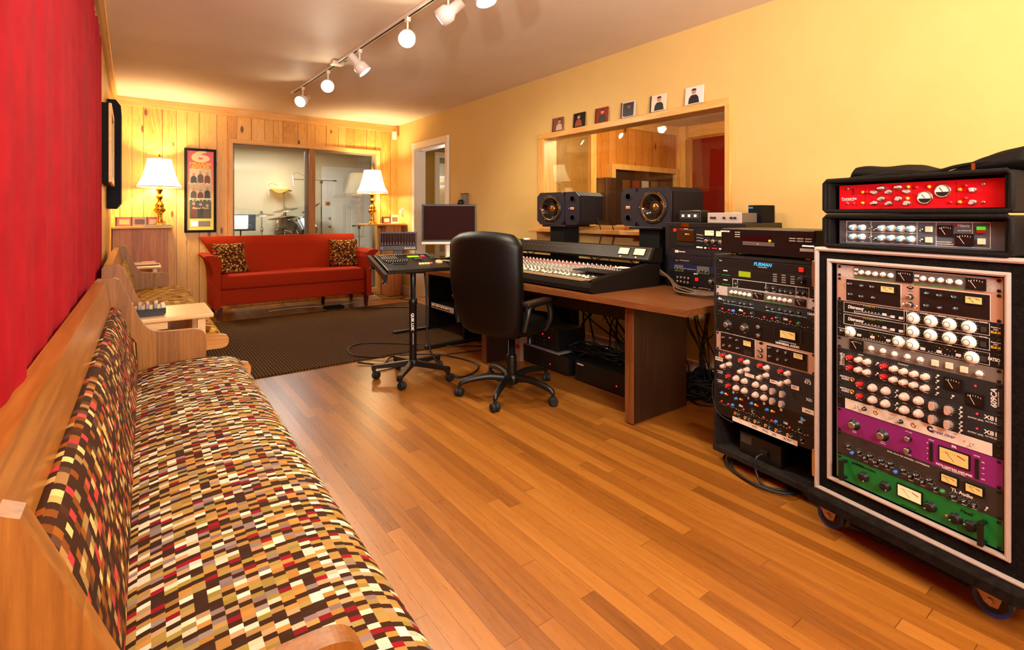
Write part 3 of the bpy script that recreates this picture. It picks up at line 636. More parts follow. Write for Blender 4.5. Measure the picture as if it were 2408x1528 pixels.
# ------------------------------------------------------------------ track lights
t = thing('ceiling_track', 'long white ceiling light track running down the room', 'track', (1.47, 3.0, ZC-.002), R(1.5))
MB().box(-.017, .017, -2.9, 2.85, -.02, 0, M_white, bev=.003).obj('rail', t); MB().box(-.005, .005, -2.88, 2.83, -.0215, -.019, M_blk2).obj('slot', t)
b = MB(); b.box(-.02, .02, 2.82, 2.88, -.022, 0, M_white, bev=.003); b.obj('end_cap', t); MB().box(-.05, .05, 1.45, 1.53, -.03, 0, M_white, bev=.004).obj('power_feed', t)
M_wh = mat('white_enamel', '#e4d8cc', .3); M_bulb = mat('spot_bulb', '#fff4dc', .3, 0, '#ffedc8', 95)
def track_head(y, dr, label, power=16, drop=.12):
    x = 1.47-(y-3.0)*math.sin(R(1.5)); t = thing('track_spotlight', label, 'spotlight', (x, y, ZC-.024), 0, 'white track spotlights')
    MB().box(-.014, .014, -.02, .02, -.03, 0, M_wh, bev=.003).obj('adapter', t); MB().lathe([(.006, -drop), (.007, -.03)], M_wh, 10).obj('stem', t)
    d = Vector(dr).normalized(); q = d.to_track_quat('Z', 'Y').to_matrix().to_4x4(); mx = T(0, 0, -drop-.01) @ q
    MB().lathe([(.0, -.105), (.028, -.105), (.032, -.10), (.032, -.03), (.052, -.005), (.054, .0), (.056, .062), (.054, .062), (.05, .005), (.0, -.01)], M_wh, 28, mx).obj('housing', t)
    MB().lathe([(.050, .050), (.045, .058), (.03, .066), (.0, .069)], M_bulb, 24, mx, cap=False).obj('bulb', t)
    p = Vector((x, y, ZC-.024-drop-.01))+d*.085
    light('track_spot_beam', 'SPOT', p, power, WARM, shadow_soft_size=.035, spot_size=R(112 if dr[2] < -.55 else 86), spot_blend=.9, dir=d)
for y, dr, lb, pw in ((5.50, (-.55, -.55, -.45), 'white track spotlight farthest from the camera, at the far end of the track', 72), (4.73, (-.30, -.80, -.42), 'second white track spotlight from the far end, glaring at the camera', 95), (3.98, (.62, -.25, -.75), 'third white track spotlight from the far end, pointing down to the right', 95),
    (3.15, (-.42, -.72, -.5), 'fourth white track spotlight from the far end, glaring above the room', 95), (2.63, (-.55, .62, -.55), 'white track spotlight turned to show its white cone, fifth from the far end', 28), (2.27, (.12, -.25, -.95), 'white track spotlight cut by the top edge, pointing straight down', 72), (1.98, (.2, -.2, -.9), 'white track spotlight nearest the camera, only its glowing lip in view', 72)):
    track_head(y, dr, lb, pw)

# ------------------------------------------------------------------ rack gear
S = .965
DEV = {
 'bla': [('w',88,21),('w',111,21),('w',135,22),('w',160,21),('w',184,22),('w',281,22),('w',305,23),('w',329,22),('w',353,23),('w',377,23),('m',227,22,49,38),('m',420,24,48,35),('s',131,23,139,43),('s',325,25,142,41),('b',70,12),('b',70,27),('b',263,15),('b',263,29)],
 'ua2': [('p',124,45,183,81),('p',362,46,184,78),('k',49,23),('k',89,25),('k',125,25),('k',51,61),('k',89,64),('k',128,63),('k',291,25),('k',327,27),('k',365,27),('k',291,65),('k',327,66),('k',369,62),('y',175,27,41,19),('y',415,29,40,20),('t1',173,50),('t1',414,52),('c',243,43),('c',243,69),('tg',223,70),('tg',262,71),('dm',243,12)],
 'dis1': [('t1',68,19),('W',252,24),('W',302,24),('W',352,25),('W',402,24),('b',164,27),('b',190,30),('b',216,30),('r',438,25),('t2',473,18),('t2',473,28)],
 'dis2': [('t1',66,20),('W',251,24),('W',301,25),('W',352,24),('W',402,25),('b',164,28),('b',190,30),('b',216,30),('r',437,25),('t2',472,20),('t2',472,30)],
 'fat': [('W',48,21),('W',208,23),('W',250,23),('W',409,27),('b',80,27),('b',125,25),('b',177,26),('b',280,30),('b',325,29),('b',376,28),('r',438,25),('t1',465,23),('t1',16,20)],
 'gry': [('m',71,21,47,38),('w',121,21),('w',160,21),('w',196,23),('w',235,22),('w',273,23),('w',428,26),('B',315,23),('B',353,22),('B',391,24)],
 'v609': [('R',48,27),('R',48,64),('R',164,28),('R',164,64),('K',81,27),('K',110,27),('K',80,63),('K',109,64),('K',196,29),('K',226,30),('K',257,30),('K',289,30),('K',195,66),('K',226,66),('K',256,66),('K',288,67),('tg',143,24),('tg',142,60),('tg',322,18),('tg',322,35),('tg',322,55),('tg',321,74),('tg',362,71),('m',362,33,47,39),('m',417,65,44,41),('l',418,22),('t1',18,41),('t1',463,48)],
 'x81a': [('j',55,18),('R',84,25),('D',127,26),('D',170,24),('D',227,26),('D',269,26),('G',310,28),('G',352,28),('tg',383,11),('tg',383,25),('tg',383,38),('tg',204,13),('tg',204,29),('l',422,17),('t1',28,19),('t1',462,25)],
 'x81b': [('j',54,19),('R',84,24),('D',127,24),('D',169,24),('D',227,26),('D',269,24),('G',309,27),('G',351,29),('tg',383,12),('tg',383,24),('tg',383,37),('tg',204,12),('tg',204,28),('l',422,17),('t1',26,21),('t1',462,24)],
 'gr': [('wp',244,23,428,37),('k',99,21),('k',216,25),('j',136,22),('j',253,24),('tg',72,20),('tg',186,20),('tg',410,23),('l',391,23),('t1',329,21)],
 'mc': [('S',63,47),('S',159,49),('c',238,30),('c',236,70),('y',365,40,74,40),('v',303,48,9,61),('v',422,50,9,61),('t1',363,75),('t1',363,86),('t1',364,13)],
 'tl': [('k',42,44),('k',80,51),('k',101,64),('k',119,49),('k',136,65),('k',156,50),('k',173,61),('k',186,48),('k',224,53),('k',244,66),('k',262,53),('k',279,67),('k',300,51),('k',315,70),('k',364,74),('k',390,74),('k',415,74),('bl',56,65),('bl',200,70),('gn',334,72),('y',353,26,40,22),('y',416,27,40,22),('t1',383,46),('t1',246,4),('tp',233,40),('tg',446,68)],
 'jm': [('h',32,44),('h',441,52),('H',97,44),('H',168,44),('H',302,48),('H',370,50),('H',408,53),('Y',242,36,68,36),('l',344,55),('t1',68,11)],
 'fur': [('t1',247,9),('RB',424,19)],
 'lex': [('lcd',156,20,61,25),('i',306,6),('i',306,16),('i',306,26),('i',306,35),('i',346,6),('i',346,16),('i',346,26),('i',346,36),('i',386,8),('i',386,18),('i',386,28),('i',386,36),('H',426,18)],
 'dig': [('k',113,25),('k',268,27),('k',301,24),('k',334,31),('k',358,31),('k',382,31),('k',413,29),('k',436,29)],
 'bla2': [('w',88,22),('w',110,21),('w',134,22),('w',157,23),('w',182,23),('w',281,23),('w',304,22),('w',328,22),('w',352,23),('w',376,23),('m',227,20,52,33),('m',421,23,46,31),('s',132,22,136,42),('s',325,24,141,40)],
 'dbxa': [('k',52,23),('k',74,24),('k',103,23),('k',136,24),('k',159,24),('k',193,22),('k',273,22),('k',297,25),('k',333,23),('k',358,24),('k',381,25),('k',416,23),('t1',24,18),('t1',465,19)],
 'dbxb': [('rd',36,20),('rd',74,21),('rd',156,23),('rd',256,23),('rd',294,23),('rd',377,22),('bl',96,21),('gn',413,23),('k',195,17),('k',319,16),('t1',138,10),('t1',356,14)],
 'ua76': [('S',66,46),('S',157,45),('c',230,27),('c',230,65),('y',366,36,66,30),('v',305,38,7,48),('v',424,35,7,52),('t1',362,78),('dm',363,9)],
 'ua2b': [('p',118,41,184,84),('p',359,46,185,75),('k',44,24),('k',84,19),('k',117,22),('k',44,60),('k',79,56),('k',124,58),('k',284,21),('k',321,24),('k',358,23),('k',284,58),('k',321,61),('k',360,56),('c',239,41),('c',238,67),('y',172,25,38,22),('y',412,26,38,20),('tp',173,67,40,18),('dm',239,10)],
 's473': [('R',44,19),('R',141,20),('R',238,20),('R',335,20),('K',76,20),('K',44,72),('K',77,54),('K',172,21),('K',140,72),('K',172,55),('K',270,21),('K',236,74),('K',268,55),('K',367,21),('K',335,74),('K',367,56),('t1',450,37),('tp',17,44,42,17),('tp',182,80,48,16),('tp',301,76,36,15),('tp',397,73,34,17)],
 'x81c': [('R',72,24),('D',115,22),('D',159,23),('D',216,23),('D',257,25),('G',298,27),('G',343,26),('t1',457,19),('t1',18,16)],
 'x81d': [('R',72,24),('D',115,23),('D',159,23),('D',215,25),('D',257,25),('G',297,26),('G',340,25),('t1',18,16),('tp',452,21,49,19)],
 'rma': [('n',96,5),('n',175,8),('n',254,8),('n',334,9),('yl',54,25),('yl',134,26),('yl',212,27),('yl',292,29),('rd',64,27),('rd',144,26),('rd',224,28),('rd',303,29),('bl',34,26),('bl',112,30),('bl',193,27),('bl',270,30),('t1',420,14)],
 'dbxc': [('rd',33,22),('rd',70,24),('rd',152,23),('rd',253,25),('rd',292,26),('rd',374,27),('bl',93,22),('bl',311,24),('k',200,14),('k',418,21),('t1',133,10),('t1',351,14)],
 'hp': [('j',106,12),('j',159,15),('j',209,15),('j',261,15),('j',311,18),('j',364,19),('k',128,12),('k',182,13),('k',231,12),('k',282,14),('k',332,16),('k',385,18),('k',428,16),('tp',250,39,315,21)],
 'tas': [('RB',43,16),('cw',121,48,120,74),('v',116,103,120,19),('Y',286,28,60,30),('Y',360,31,60,30),('S',272,76),('S',317,77),('S',364,79),('wl',204,116),('wl',215,116),('wl',231,117),('wl',257,118),('wl',354,119),('l',282,118),('l',305,118),('l',317,118),('l',328,118),('gl',364,119),('gl',376,120),('i',206,39),('i',220,41),('i',234,43),('i',206,58),('i',220,59),('i',234,61),('i',206,76),('i',220,77),('i',234,79)],
 'cdr': [('wp',56,16,25,15),('v',227,28,142,16),('v',227,67,142,44),('i',56,73),('i',86,70),('i',103,71),('i',121,72),('i',137,71),('t1',103,19)],
 'blu': [('k',47,35),('k',69,37),('k',88,38),('k',224,38),('k',245,37),('k',269,39),('s',71,32,64,40),('s',241,31,83,44),('i',115,31),('i',139,32),('i',160,32),('i',183,32)],
 'qrv': [('c',66,46),('c',92,45),('c',118,45),('c',145,46),('c',66,70),('c',91,70),('c',117,72),('c',142,72),('RB',199,46),('S',299,49),('i',183,95),('i',220,95),('i',236,94),('i',260,94),('i',283,96),('t1',192,22)],
 'nev': [('BK',53,182),('BK',84,182),('BK',151,183),('BK',181,182),('BK',211,183),('BK',240,183),('BK',53,217),('BK',83,216),('BK',150,218),('BK',180,217),('BK',210,218),('BK',240,218),('tg',114,180),('tg',114,214),('tg',128,185),('tg',128,219),('tg',271,184),('tg',271,218),('B',292,183),('B',292,218),('B',429,217),('GB',428,182),('m',337,188,41,35),('m',386,214,47,38),('t1',395,172)],
 'foc': [('C',127,56),('C',150,42),('C',174,56),('C',204,41),('C',229,57),('C',127,94),('C',150,79),('C',174,96),('C',204,80),('C',229,96),('C',408,59),('C',408,97),('yl',85,54),('yl',85,93),('yl',231,41),('yl',229,80),('yl',291,44),('yl',374,57),('yl',374,96),('rd',100,54),('rd',257,44),('rd',390,45),('rd',390,84),('rd',351,96),('rd',55,94),('cm',280,79),('cm',329,59),('sc',30,39),('sc',30,94),('sc',432,43),('sc',432,98),('t1',38,74)],
}
MP = {}
M_cream = mat('cream_knob', '#c9b3a4', .35); M_red = mat('red_knob', '#a01818', .35); M_greyk = mat('grey_pointer', '#7d746c', .45); M_pinkk = mat('pink_grey_knob', '#b59484', .45)
M_wk = mat('ivory_knob', '#e6e0d2', .35); M_blue = mat('pale_blue_cap', '#6fb0d8', .4); M_yel = mat('yellow_button', '#e0b020', .4); M_green = mat('green_knob', '#1c6a30', .45)
M_meter = mat('lit_meter_yellow', '#cdb06a', .5, 0, '#e8c070', .18); M_meterw = mat('lit_meter_cream', '#dcc496', .5, 0, '#ffe0a8', .4); M_meterd = mat('meter_dark', '#1c100c', .25)
M_lcd = mat('green_lcd', '#7a8a10', .4, 0, '#8c9c10', .35); M_slot = mat('black_recess', '#060505', .5); M_bluek = mat('blue_knob', '#2a62b0', .4)
def knob_mesh(code):
    if code in MP: return MP[code]
    b = MB(); mm = .001*S
    def L(pr, m, seg=20): b.lathe([(r*mm, h*mm) for r, h in pr], m, seg, axis='y')
    if code == 'w': L([(9, 0), (9, 2), (7, 3), (6.6, 11), (5.5, 12.5), (0, 12.8)], M_wk); b.box(-.4*mm, .4*mm, -13.2*mm, -12*mm, 0, 7*mm, M_dkgrey)
    elif code == 'W': L([(19, 0), (19, 2), (17.5, 4), (13, 11), (11, 13), (11, 17), (10, 18), (0, 18)], M_wk, 28); b.lathe([(r*mm, h*mm) for r, h in [(9.6, 18.1), (8.4, 18.4), (8.2, 18.0)]], M_blk2, 28, axis='y', cap=False) 
    elif code == 'k': L([(7.5, 0), (7.5, 3), (6, 4), (5.5, 12), (0, 12.5)], M_black, 18); b.box(-.6*mm, .6*mm, -13*mm, -12*mm, 0, 6*mm, M_print)
    elif code == 'H': L([(17, 0), (16.5, 2), (14.5, 4), (14, 16), (12, 18), (0, 18)], M_black, 24); b.box(-1*mm, 1*mm, -18.6*mm, -17*mm, -13*mm, -9*mm, M_print)
    elif code == 'S': L([(20, 0), (20, 2), (14, 4), (13.5, 14), (12, 15)], M_black, 26); L([(11.5, 15.2), (11.5, 21), (10, 22), (0, 22)], M_steel, 26)
    elif code == 'c': L([(10, 0), (9.5, 8), (8.5, 9)], M_black); L([(8, 9), (8, 14), (7, 15), (0, 15)], M_steel)
    elif code == 'R': L([(10, 0), (10, 4), (9, 6), (8.6, 20), (7.4, 22), (0, 22.5)], M_red); b.box(-.5*mm, .5*mm, -23*mm, -21*mm, -7*mm, -1*mm, M_print)
    elif code == 'K': L([(11, 0), (11, 2), (9.2, 3), (8.8, 22), (7.6, 24), (0, 24)], M_cream); b.box(-.5*mm, .5*mm, -24.6*mm, -22*mm, -7*mm, -2*mm, M_red)
    elif code == 'D': L([(14, 0), (14, 2), (13, 4), (12.5, 12), (11.5, 13)], M_cream, 24); L([(9, 13), (8.6, 22), (7.5, 24), (0, 24)], M_cream, 20)
    elif code == 'G':
        L([(12, 0), (12, 10), (11, 11), (0, 11)], M_greyk); b.prism([(-5*mm, 12*mm), (5*mm, 12*mm), (7*mm, -6*mm), (4*mm, -13*mm), (-4*mm, -13*mm), (-7*mm, -6*mm)], 1, -20*mm, -10*mm, M_pinkk)
    elif code == 'j': L([(8, 0), (8, 3), (5, 4), (5, .5), (0, .5)], M_gold2)
    elif code == 'tg': L([(4.5, 0), (4.5, 3), (2.2, 3.5), (2, 11), (3, 14), (0, 15)], M_chrome, 12)
    elif code in ('bl', 'gn'): L([(8, 0), (7, 3), (5.8, 4), (5.5, 12), (0, 12.5)], M_bluek if code == 'bl' else M_green)
    elif code == 'BK': L([(12, 0), (11.5, 3), (9.5, 5), (9, 18), (8, 19)], M_wk); L([(7.6, 19.1), (7, 20.5), (0, 21)], M_blue); b.box(-.6*mm, .6*mm, -21.6*mm, -19*mm, 0, 7*mm, M_print)
    elif code == 'C': L([(9, 0), (8.5, 6), (7, 7), (0, 7)], M_steel); b.prism([(-3*mm, 6*mm), (3*mm, 6*mm), (3*mm, -6*mm), (-3*mm, -6*mm)], 1, -22*mm, -6*mm, M_alu, RY(R(55)))
    elif code == 'yl': L([(5.5, 0), (5, 5), (0, 6)], M_yel, 14)
    elif code == 'rd': L([(4.6, 0), (4.2, 7), (0, 8)], mat('red_button_plain', '#c01818', .4), 14)
    elif code == 'l': L([(2.6, 0), (2.4, 2.5), (0, 3.5)], M_led, 10)
    elif code == 'gl': L([(2.6, 0), (2.4, 2.5), (0, 3.5)], M_ledg, 10)
    elif code == 'wl': b.box(-5*mm, 5*mm, -4*mm, 0, -3*mm, 3*mm, M_ledw)
    elif code == 'sc': L([(5, 0), (5, 2), (3, 3), (0, 2)], M_steel, 12)
    elif code == 'scb': L([(5, 0), (5, 2), (3, 3), (0, 2.2)], M_blackm, 12)
    elif code == 'b': b.box(-6*mm, 6*mm, -5*mm, 0, -4*mm, 4*mm, mat('pale_button', '#cfc6c4', .4), bev=.6*mm)
    elif code == 'r': b.box(-7*mm, 7*mm, -3*mm, 0, -8*mm, 8*mm, M_dkgrey, bev=.6*mm)
    elif code == 'B': b.box(-9*mm, 9*mm, -8*mm, 0, -9*mm, 9*mm, mat('cream_button', '#dccfb0', .4), bev=1*mm)
    elif code == 'RB': b.box(-9*mm, 9*mm, -6*mm, 0, -9*mm, 9*mm, mat('lit_red_button', '#e01808', .4, 0, '#ff2008', .8), bev=1*mm)
    elif code == 'GB': b.box(-10*mm, 10*mm, -8*mm, 0, 0, 10*mm, mat('lit_green_button', '#40b820', .4, 0, '#40d020', .5), bev=1*mm); b.box(-10*mm, 10*mm, -8*mm, 0, -10*mm, 0, mat('dark_red_button', '#8a1414', .4), bev=1*mm)
    elif code == 'n': b.box(-4.5*mm, 4.5*mm, -1*mm, 0, -5*mm, 5*mm, M_print)
    elif code == 'i': b.box(-9*mm, 9*mm, -1.5*mm, 0, -2*mm, 2*mm, mat('grey_key', '#8a8078', .5))
    elif code == 'dm': b.prism([(-12*mm, 0), (0, 7*mm), (12*mm, 0), (0, -7*mm)], 1, -1*mm, 0, M_blk2)
    elif code == 'cm':
        b.lathe([(r*mm, h*mm) for r, h in [(23, 0), (23, 4), (20, 7), (19, 4)]], M_chrome, 36, axis='y', cap=False); b.lathe([(19*mm, 4.5*mm), (.01*mm, 4.5*mm)], M_wk, 36, axis='y', cap=False); b.box(-.5*mm, .5*mm, -5.2*mm, -4.6*mm, -2*mm, 13*mm, M_slot, RY(R(-35))); b.box(-17*mm, 17*mm, -6*mm, -4.6*mm, -18*mm, -3*mm, M_slot) if False else b.prism([(17.5*mm*math.cos(R(a)), 17.5*mm*math.sin(R(a))) for a in range(190, 351, 16)], 1, -5.4*mm, -4.6*mm, M_slot)
    elif code == 'h':
        b.box(-7*mm, 7*mm, -34*mm, -24*mm, -36*mm, 36*mm, M_black, bev=2*mm); b.box(-6*mm, 6*mm, -30*mm, 0, 26*mm, 34*mm, M_black, bev=1.5*mm); b.box(-6*mm, 6*mm, -30*mm, 0, -34*mm, -26*mm, M_black, bev=1.5*mm)
    MP[code] = b.mesh('knob_'+code); return MP[code]
NAMES = dict(w='knob', W='knob', k='knob', H='knob', S='knob', c='knob', R='knob', K='knob', D='knob', G='knob', j='jack_socket', tg='toggle_switch', bl='knob', gn='knob', BK='knob', C='knob', yl='button', rd='button', l='indicator_light', gl='indicator_light', wl='indicator_light', sc='screw', scb='screw', b='button', r='power_switch', B='button', RB='button', GB='button', n='number_tab', i='key', dm='emblem', cm='round_meter', h='handle')
ONE = dict(R='red knob', bl='blue knob', gn='green knob')
def needle(b, cx, cz, w, h, m, y):
    b.add([(cx-w*.3, y, cz+h*.28), (cx-w*.3+.0015, y, cz+h*.28), (cx+.0015, y, cz-h*.32), (cx, y, cz-h*.32)], [(0, 1, 2, 3)], m)
def rack_unit(frame, z_top, nu, m, label, cat, items, name='rack_processor', ears=True, depth=.24, group=None, w=482.6, xo=0):
    """frame = (x, y, rz) of the left edge; local X to the right, -Y to the front, Z up from the unit's bottom"""
    U = 44.45*S/1000; h = nu*U-.0006; mm = S/1000
    t = thing(name, label, cat, (frame[0], frame[1], z_top-nu*U), frame[2], group)
    fpl = MB().box(xo*mm, (xo+w)*mm, -.003, .003, 0, h, m, bev=.0006).obj('faceplate', t)
    MB().box((xo+24)*mm, (xo+w-24)*mm, .003, depth, .002, h-.002, M_blk2).obj('chassis', t)
    if ears:
        for k in range(nu):
            for x in (9, w-9):
                for dz in ((.16, .84) if nu == 1 else (.16,) if k == 0 else (.84,) if k == nu-1 else ()): inst('screw', knob_mesh('scb'), fpl, ((xo+x)*mm, -.003, h-(k+dz)*U))
    for it in items:
        c = it[0]; x = (it[1]+xo)*mm; z = h-it[2]*mm
        if c in ('t1', 't2'): continue
        if len(it) == 3:
            o = inst(NAMES.get(c, 'knob'), knob_mesh(c), t, (x, -.003, z)); 
            if c in ('tg',): o.rotation_euler = (R(20), 0, 0)
            if c in ('k', 'w', 'BK', 'H', 'C'): o.rotation_euler = (0, R(random.choice((-50, -30, 0, 25, 60, 110))), 0)
            if c in ONE and m is not None: o['label'] = ONE[c]
        else:
            hw, hh = it[3]*mm/2, it[4]*mm/2; b = MB(); nm = 'meter'; a = (x-hw, x+hw)
            if c == 'm':
                b.box(*a, -.008, -.003, z-hh, z+hh, M_blk2, bev=.001); b.box(a[0]+.002, a[1]-.002, -.0086, -.0078, z-hh+.006, z+hh-.002, M_meterd); needle(b, x, z, hw*2, hh*2, M_print, -.0090)
                for k in range(6): b.box(x-hw*.7+k*hw*.28-.0004, x-hw*.7+k*hw*.28+.0004, -.0092, -.0086, z+hh*.40+.0025*math.sin(k*.63), z+hh*.40+.004+.0025*math.sin(k*.63), M_print)
            elif c in ('y', 'Y'):
                b.box(a[0]-.004, a[1]+.004, -.008, -.003, z-hh-.004, z+hh+.004, M_blk2, bev=.001); b.box(*a, -.0085, -.0079, z-hh, z+hh, M_meter if c == 'y' else M_meterw); needle(b, x, z, hw*2, hh*2, M_slot, -.0089)
                b.add([(x+hw*.25, -.0089, z+hh*.45), (x+hw*.8, -.0089, z+hh*.1), (x+hw*.8, -.0089, z+hh*.25), (x+hw*.25, -.0089, z+hh*.6)], [(0, 1, 2, 3)], M_red)
                for k in range(9): b.box(x-hw*.75+k*hw*.17-.0003, x-hw*.75+k*hw*.17+.0003, -.0088, -.0084, z+hh*.3+.0022*math.sin(k*.39), z+hh*.3+.003+.0022*math.sin(k*.39), M_slot)
            elif c == 's': nm = 'sub_panel'; b.box(*a, -.0042, -.003, z-hh, z+hh, mat('slate_panel', '#59544f', .45)); b.box(*a, -.0045, -.0042, z-hh, z-hh+.003, mat('green_line', '#3a7a2a', .5))
            elif c == 'p':
                nm = 'sub_panel'; b.box(*a, -.0046, -.003, z-hh, z+hh, mat('panel_line', '#d9cfc6', .5), bev=.0005); b.box(a[0]+.0012, a[1]-.0012, -.0052, -.0044, z-hh+.0012, z+hh-.0012, mat('oxblood_panel', '#160808', .4))
            elif c == 'v': nm = 'recess'; b.box(*a, -.006, -.003, z-hh, z+hh, M_slot, bev=.0008)
            elif c == 'wp': nm = 'sub_panel'; b.box(*a, -.005, -.003, z-hh, z+hh, mat('white_panel', '#d2c9ba', .4))
            elif c == 'tp': nm = 'tape_label'; b.box(*a, -.0052, -.0044, z-hh, z+hh, M_tape)
            elif c == 'lcd': nm = 'display'; b.box(*a, -.005, -.003, z-hh, z+hh, M_lcd)
            elif c == 'cw':
                nm = 'cassette_door'; b.box(*a, -.010, -.003, z-hh, z+hh, mat('amber_window', '#3a1c08', .12), bev=.002); b.box(x+.0, x+.012, -.0105, -.010, z+.006, z+.012, M_print); b.box(x+.014, x+.03, -.0105, -.010, z+.007, z+.011, M_yel)
            b.obj(nm, t)
    return t
def unit_text(t, nu, s, x, v, size, m=None, **kw):
    U = 44.45*S/1000; text(t, s, (x*S/1000, -.0036, nu*U-v*S/1000), size, m or M_print, **kw)
def ticks(t, nu, items, codes, r, m=None, n=11):
    """the printed scale marks around knobs, one print per faceplate"""
    b = MB(); mm = S/1000; h = nu*44.45*mm; y = -.0036; k = 0
    for it in items:
        if it[0] not in codes or len(it) != 3: continue
        k += 1; x = it[1]*mm; z = h-it[2]*mm; rr = r*mm
        for q in range(n):
            a = R(-50+280*q/(n-1)); c_, s_ = math.cos(a), math.sin(a); w = .00035
            b.add([(x+c_*rr-s_*w, y, z+s_*rr+c_*w), (x+c_*(rr+.0022)-s_*w, y, z+s_*(rr+.0022)+c_*w), (x+c_*(rr+.0022)+s_*w, y, z+s_*(rr+.0022)-c_*w), (x+c_*rr+s_*w, y, z+s_*rr-c_*w)], [(0, 1, 2, 3)], m or M_print)
        b.box(x-.006, x+.006, y, y+.0003, z-rr-.0032, z-rr-.0022, m or M_print)
    if not k: b.bm.free(); return
    fp = [o for o in t.children if o.name.startswith('faceplate')][0]; me = fp.data; n0 = len(me.materials)
    for q in b.mats:
        if q.name not in [x.name for x in me.materials]: me.materials.append(q)
    mi = [x.name for x in me.materials].index((m or M_print).name)
    for f in b.bm.faces: f.material_index = mi
    tmp = bpy.data.meshes.new('tmp'); b.bm.to_mesh(tmp); b.bm.free()
    q = bmesh.new(); q.from_mesh(me); q.from_mesh(tmp); q.to_mesh(me); q.free(); bpy.data.meshes.remove(tmp)
# ---- big flight case on the right
def frame_of(p0, p1):
    a = math.atan2(p1[1]-p0[1], p1[0]-p0[0]); return (p0[0], p0[1], a)
CF = frame_of((2.069, .806), (1.985, .347)); CT = .9715
M_slvb = speckle('hammered_silver', '#8f857d', '#c4b6aa', 500, .4, .4); M_goldp = mat('champagne_panel', '#c39c84', .35, .35); M_blkp = mat('black_faceplate', '#0c0a0a', .4)
M_greyp = mat('warm_grey_panel', '#6a625b', .45); M_slate = mat('blue_slate_panel', '#1c2024', .45); M_purple = mat('purple_faceplate', '#7a1c66', .4); M_tlp = mat('graphite_panel', '#2b2624', .45); M_grn = mat('green_faceplate', '#0a6a2a', .4)
U1 = 44.45*S/1000
def add_units(F, top, rows):
    z = top; out = []
    for nu, m, key, lb, cat in rows:
        out.append((rack_unit(F, z, nu, m, lb, cat, DEV[key] if key else [], group=None), nu)); 
        t_, it = out[-1][0], DEV[key]
        ticks(t_, nu, it, ('w', 'k', 'BK'), 10.5, n=9); ticks(t_, nu, it, ('R', 'K', 'H', 'G'), 13.5, M_print if m is not M_grn else M_slot); ticks(t_, nu, it, ('D', 'W', 'S'), 20.5 if key != 'fat' else 20.5, n=13)
        z -= nu*U1
    return out
rows = [(1, M_slvb, 'bla', 'hammered silver one-space processor with ten white knobs, topmost in the big flight case', 'audio processor'),
 (2, M_goldp, 'ua2', 'champagne two-space limiter with two black panels in the big flight case', 'audio processor'),
 (1, M_blkp, 'dis1', 'black compressor with four large ivory knobs, upper of the matching pair in the flight case', 'audio processor'),
 (1, M_blkp, 'dis2', 'black compressor with four large ivory knobs, lower of the matching pair in the flight case', 'audio processor'),
 (1, M_blkp, 'fat', 'black processor with ivory knobs spread along its width, marked FATSO', 'audio processor'),
 (1, M_greyp, 'gry', 'warm grey compressor with three cream square buttons and one dark meter', 'audio processor'),
 (2, M_slate, 'v609', 'slate two-space compressor with four red and twelve cream knobs marked 609CA', 'audio processor'),
 (1, M_slate, 'x81a', 'slate equaliser marked X81 directly under the 609CA unit in the flight case', 'audio processor'),
 (1, M_slate, 'x81b', 'slate equaliser marked X81 directly above the white faced unit in the flight case', 'audio processor'),
 (1, M_blkp, 'gr', 'white faced one-space preamp between the slate units and the purple unit', 'audio processor'),
 (2, M_purple, 'mc', 'purple two-space limiter with a yellow meter in the flight case', 'audio processor'),
 (2, M_tlp, 'tl', 'graphite valve compressor with many small black knobs and two small yellow meters', 'audio processor'),
 (2, M_grn, 'jm', 'green compressor with black handles at the bottom of the flight case', 'audio processor')]
o = add_units(CF, CT, rows)
U_ = [q[0] for q in o]
for k, xx in ((1, 172), (1, 414)): unit_text(U_[k], 2, 'UNIVERSAL AUDIO', xx, 49, .0088, sx=.9); unit_text(U_[k], 2, '1176LN Limiting Amplifier', xx, 57, .005)
unit_text(U_[1], 2, 'UA', 243, 11, .007, ext=.001); unit_text(U_[1], 2, '2-1176', 243, 24, .006, M_greyp)
for k in (2, 3):
    unit_text(U_[k], 1, 'Distressor', 67, 20, .016, sx=.78, shear=.12, bold=.0003)
    for xx, s_ in ((251, 'INPUT'), (302, 'ATTACK'), (352, 'RELEASE'), (402, 'OUTPUT'), (437, 'POWER')): unit_text(U_[k], 1, s_, xx-20 if xx < 430 else xx, 4, .0055)
    for s_, v in (('Empirical', 14), ('Labs', 20)): unit_text(U_[k], 1, s_, 466, v, .006)
    unit_text(U_[k], 1, 'EL8-X', 466, 29, .009, M_yel, bold=.0003)
    b = MB(); mm = S/1000
    for xa, xb, za, zb in ((24, 225, 4, 41), (62, 180, 31, 38), (232, 452, 4, 41)):
        for q in ((xa, xb, za, za+.8), (xa, xb, zb-.8, zb), (xa, xa+.8, za, zb), (xb-.8, xb, za, zb)): b.box(q[0]*mm, q[1]*mm, -.0035, -.003, U1-q[3]*mm, U1-q[2]*mm, M_print)
    for q in range(16): b.box((52+q*7)*mm, (54+q*7)*mm, -.0036, -.003, U1-10*mm, U1-7*mm, M_red if q < 6 else M_yel if q < 12 else M_green)
    for q in range(6): b.box((88+q*11)*mm, (92+q*11)*mm, -.0036, -.003, U1-28*mm, U1-26*mm, M_print)
    b.obj('panel_print', U_[k])
unit_text(U_[4], 1, 'FATSO', 462, 21, .0125, sx=.72, bold=.0004); unit_text(U_[4], 1, 'Jr', 474, 29, .005); unit_text(U_[4], 1, 'EL7', 16, 24, .009); unit_text(U_[4], 1, 'Empirical Labs', 16, 15, .004)
b = MB(); mm = S/1000
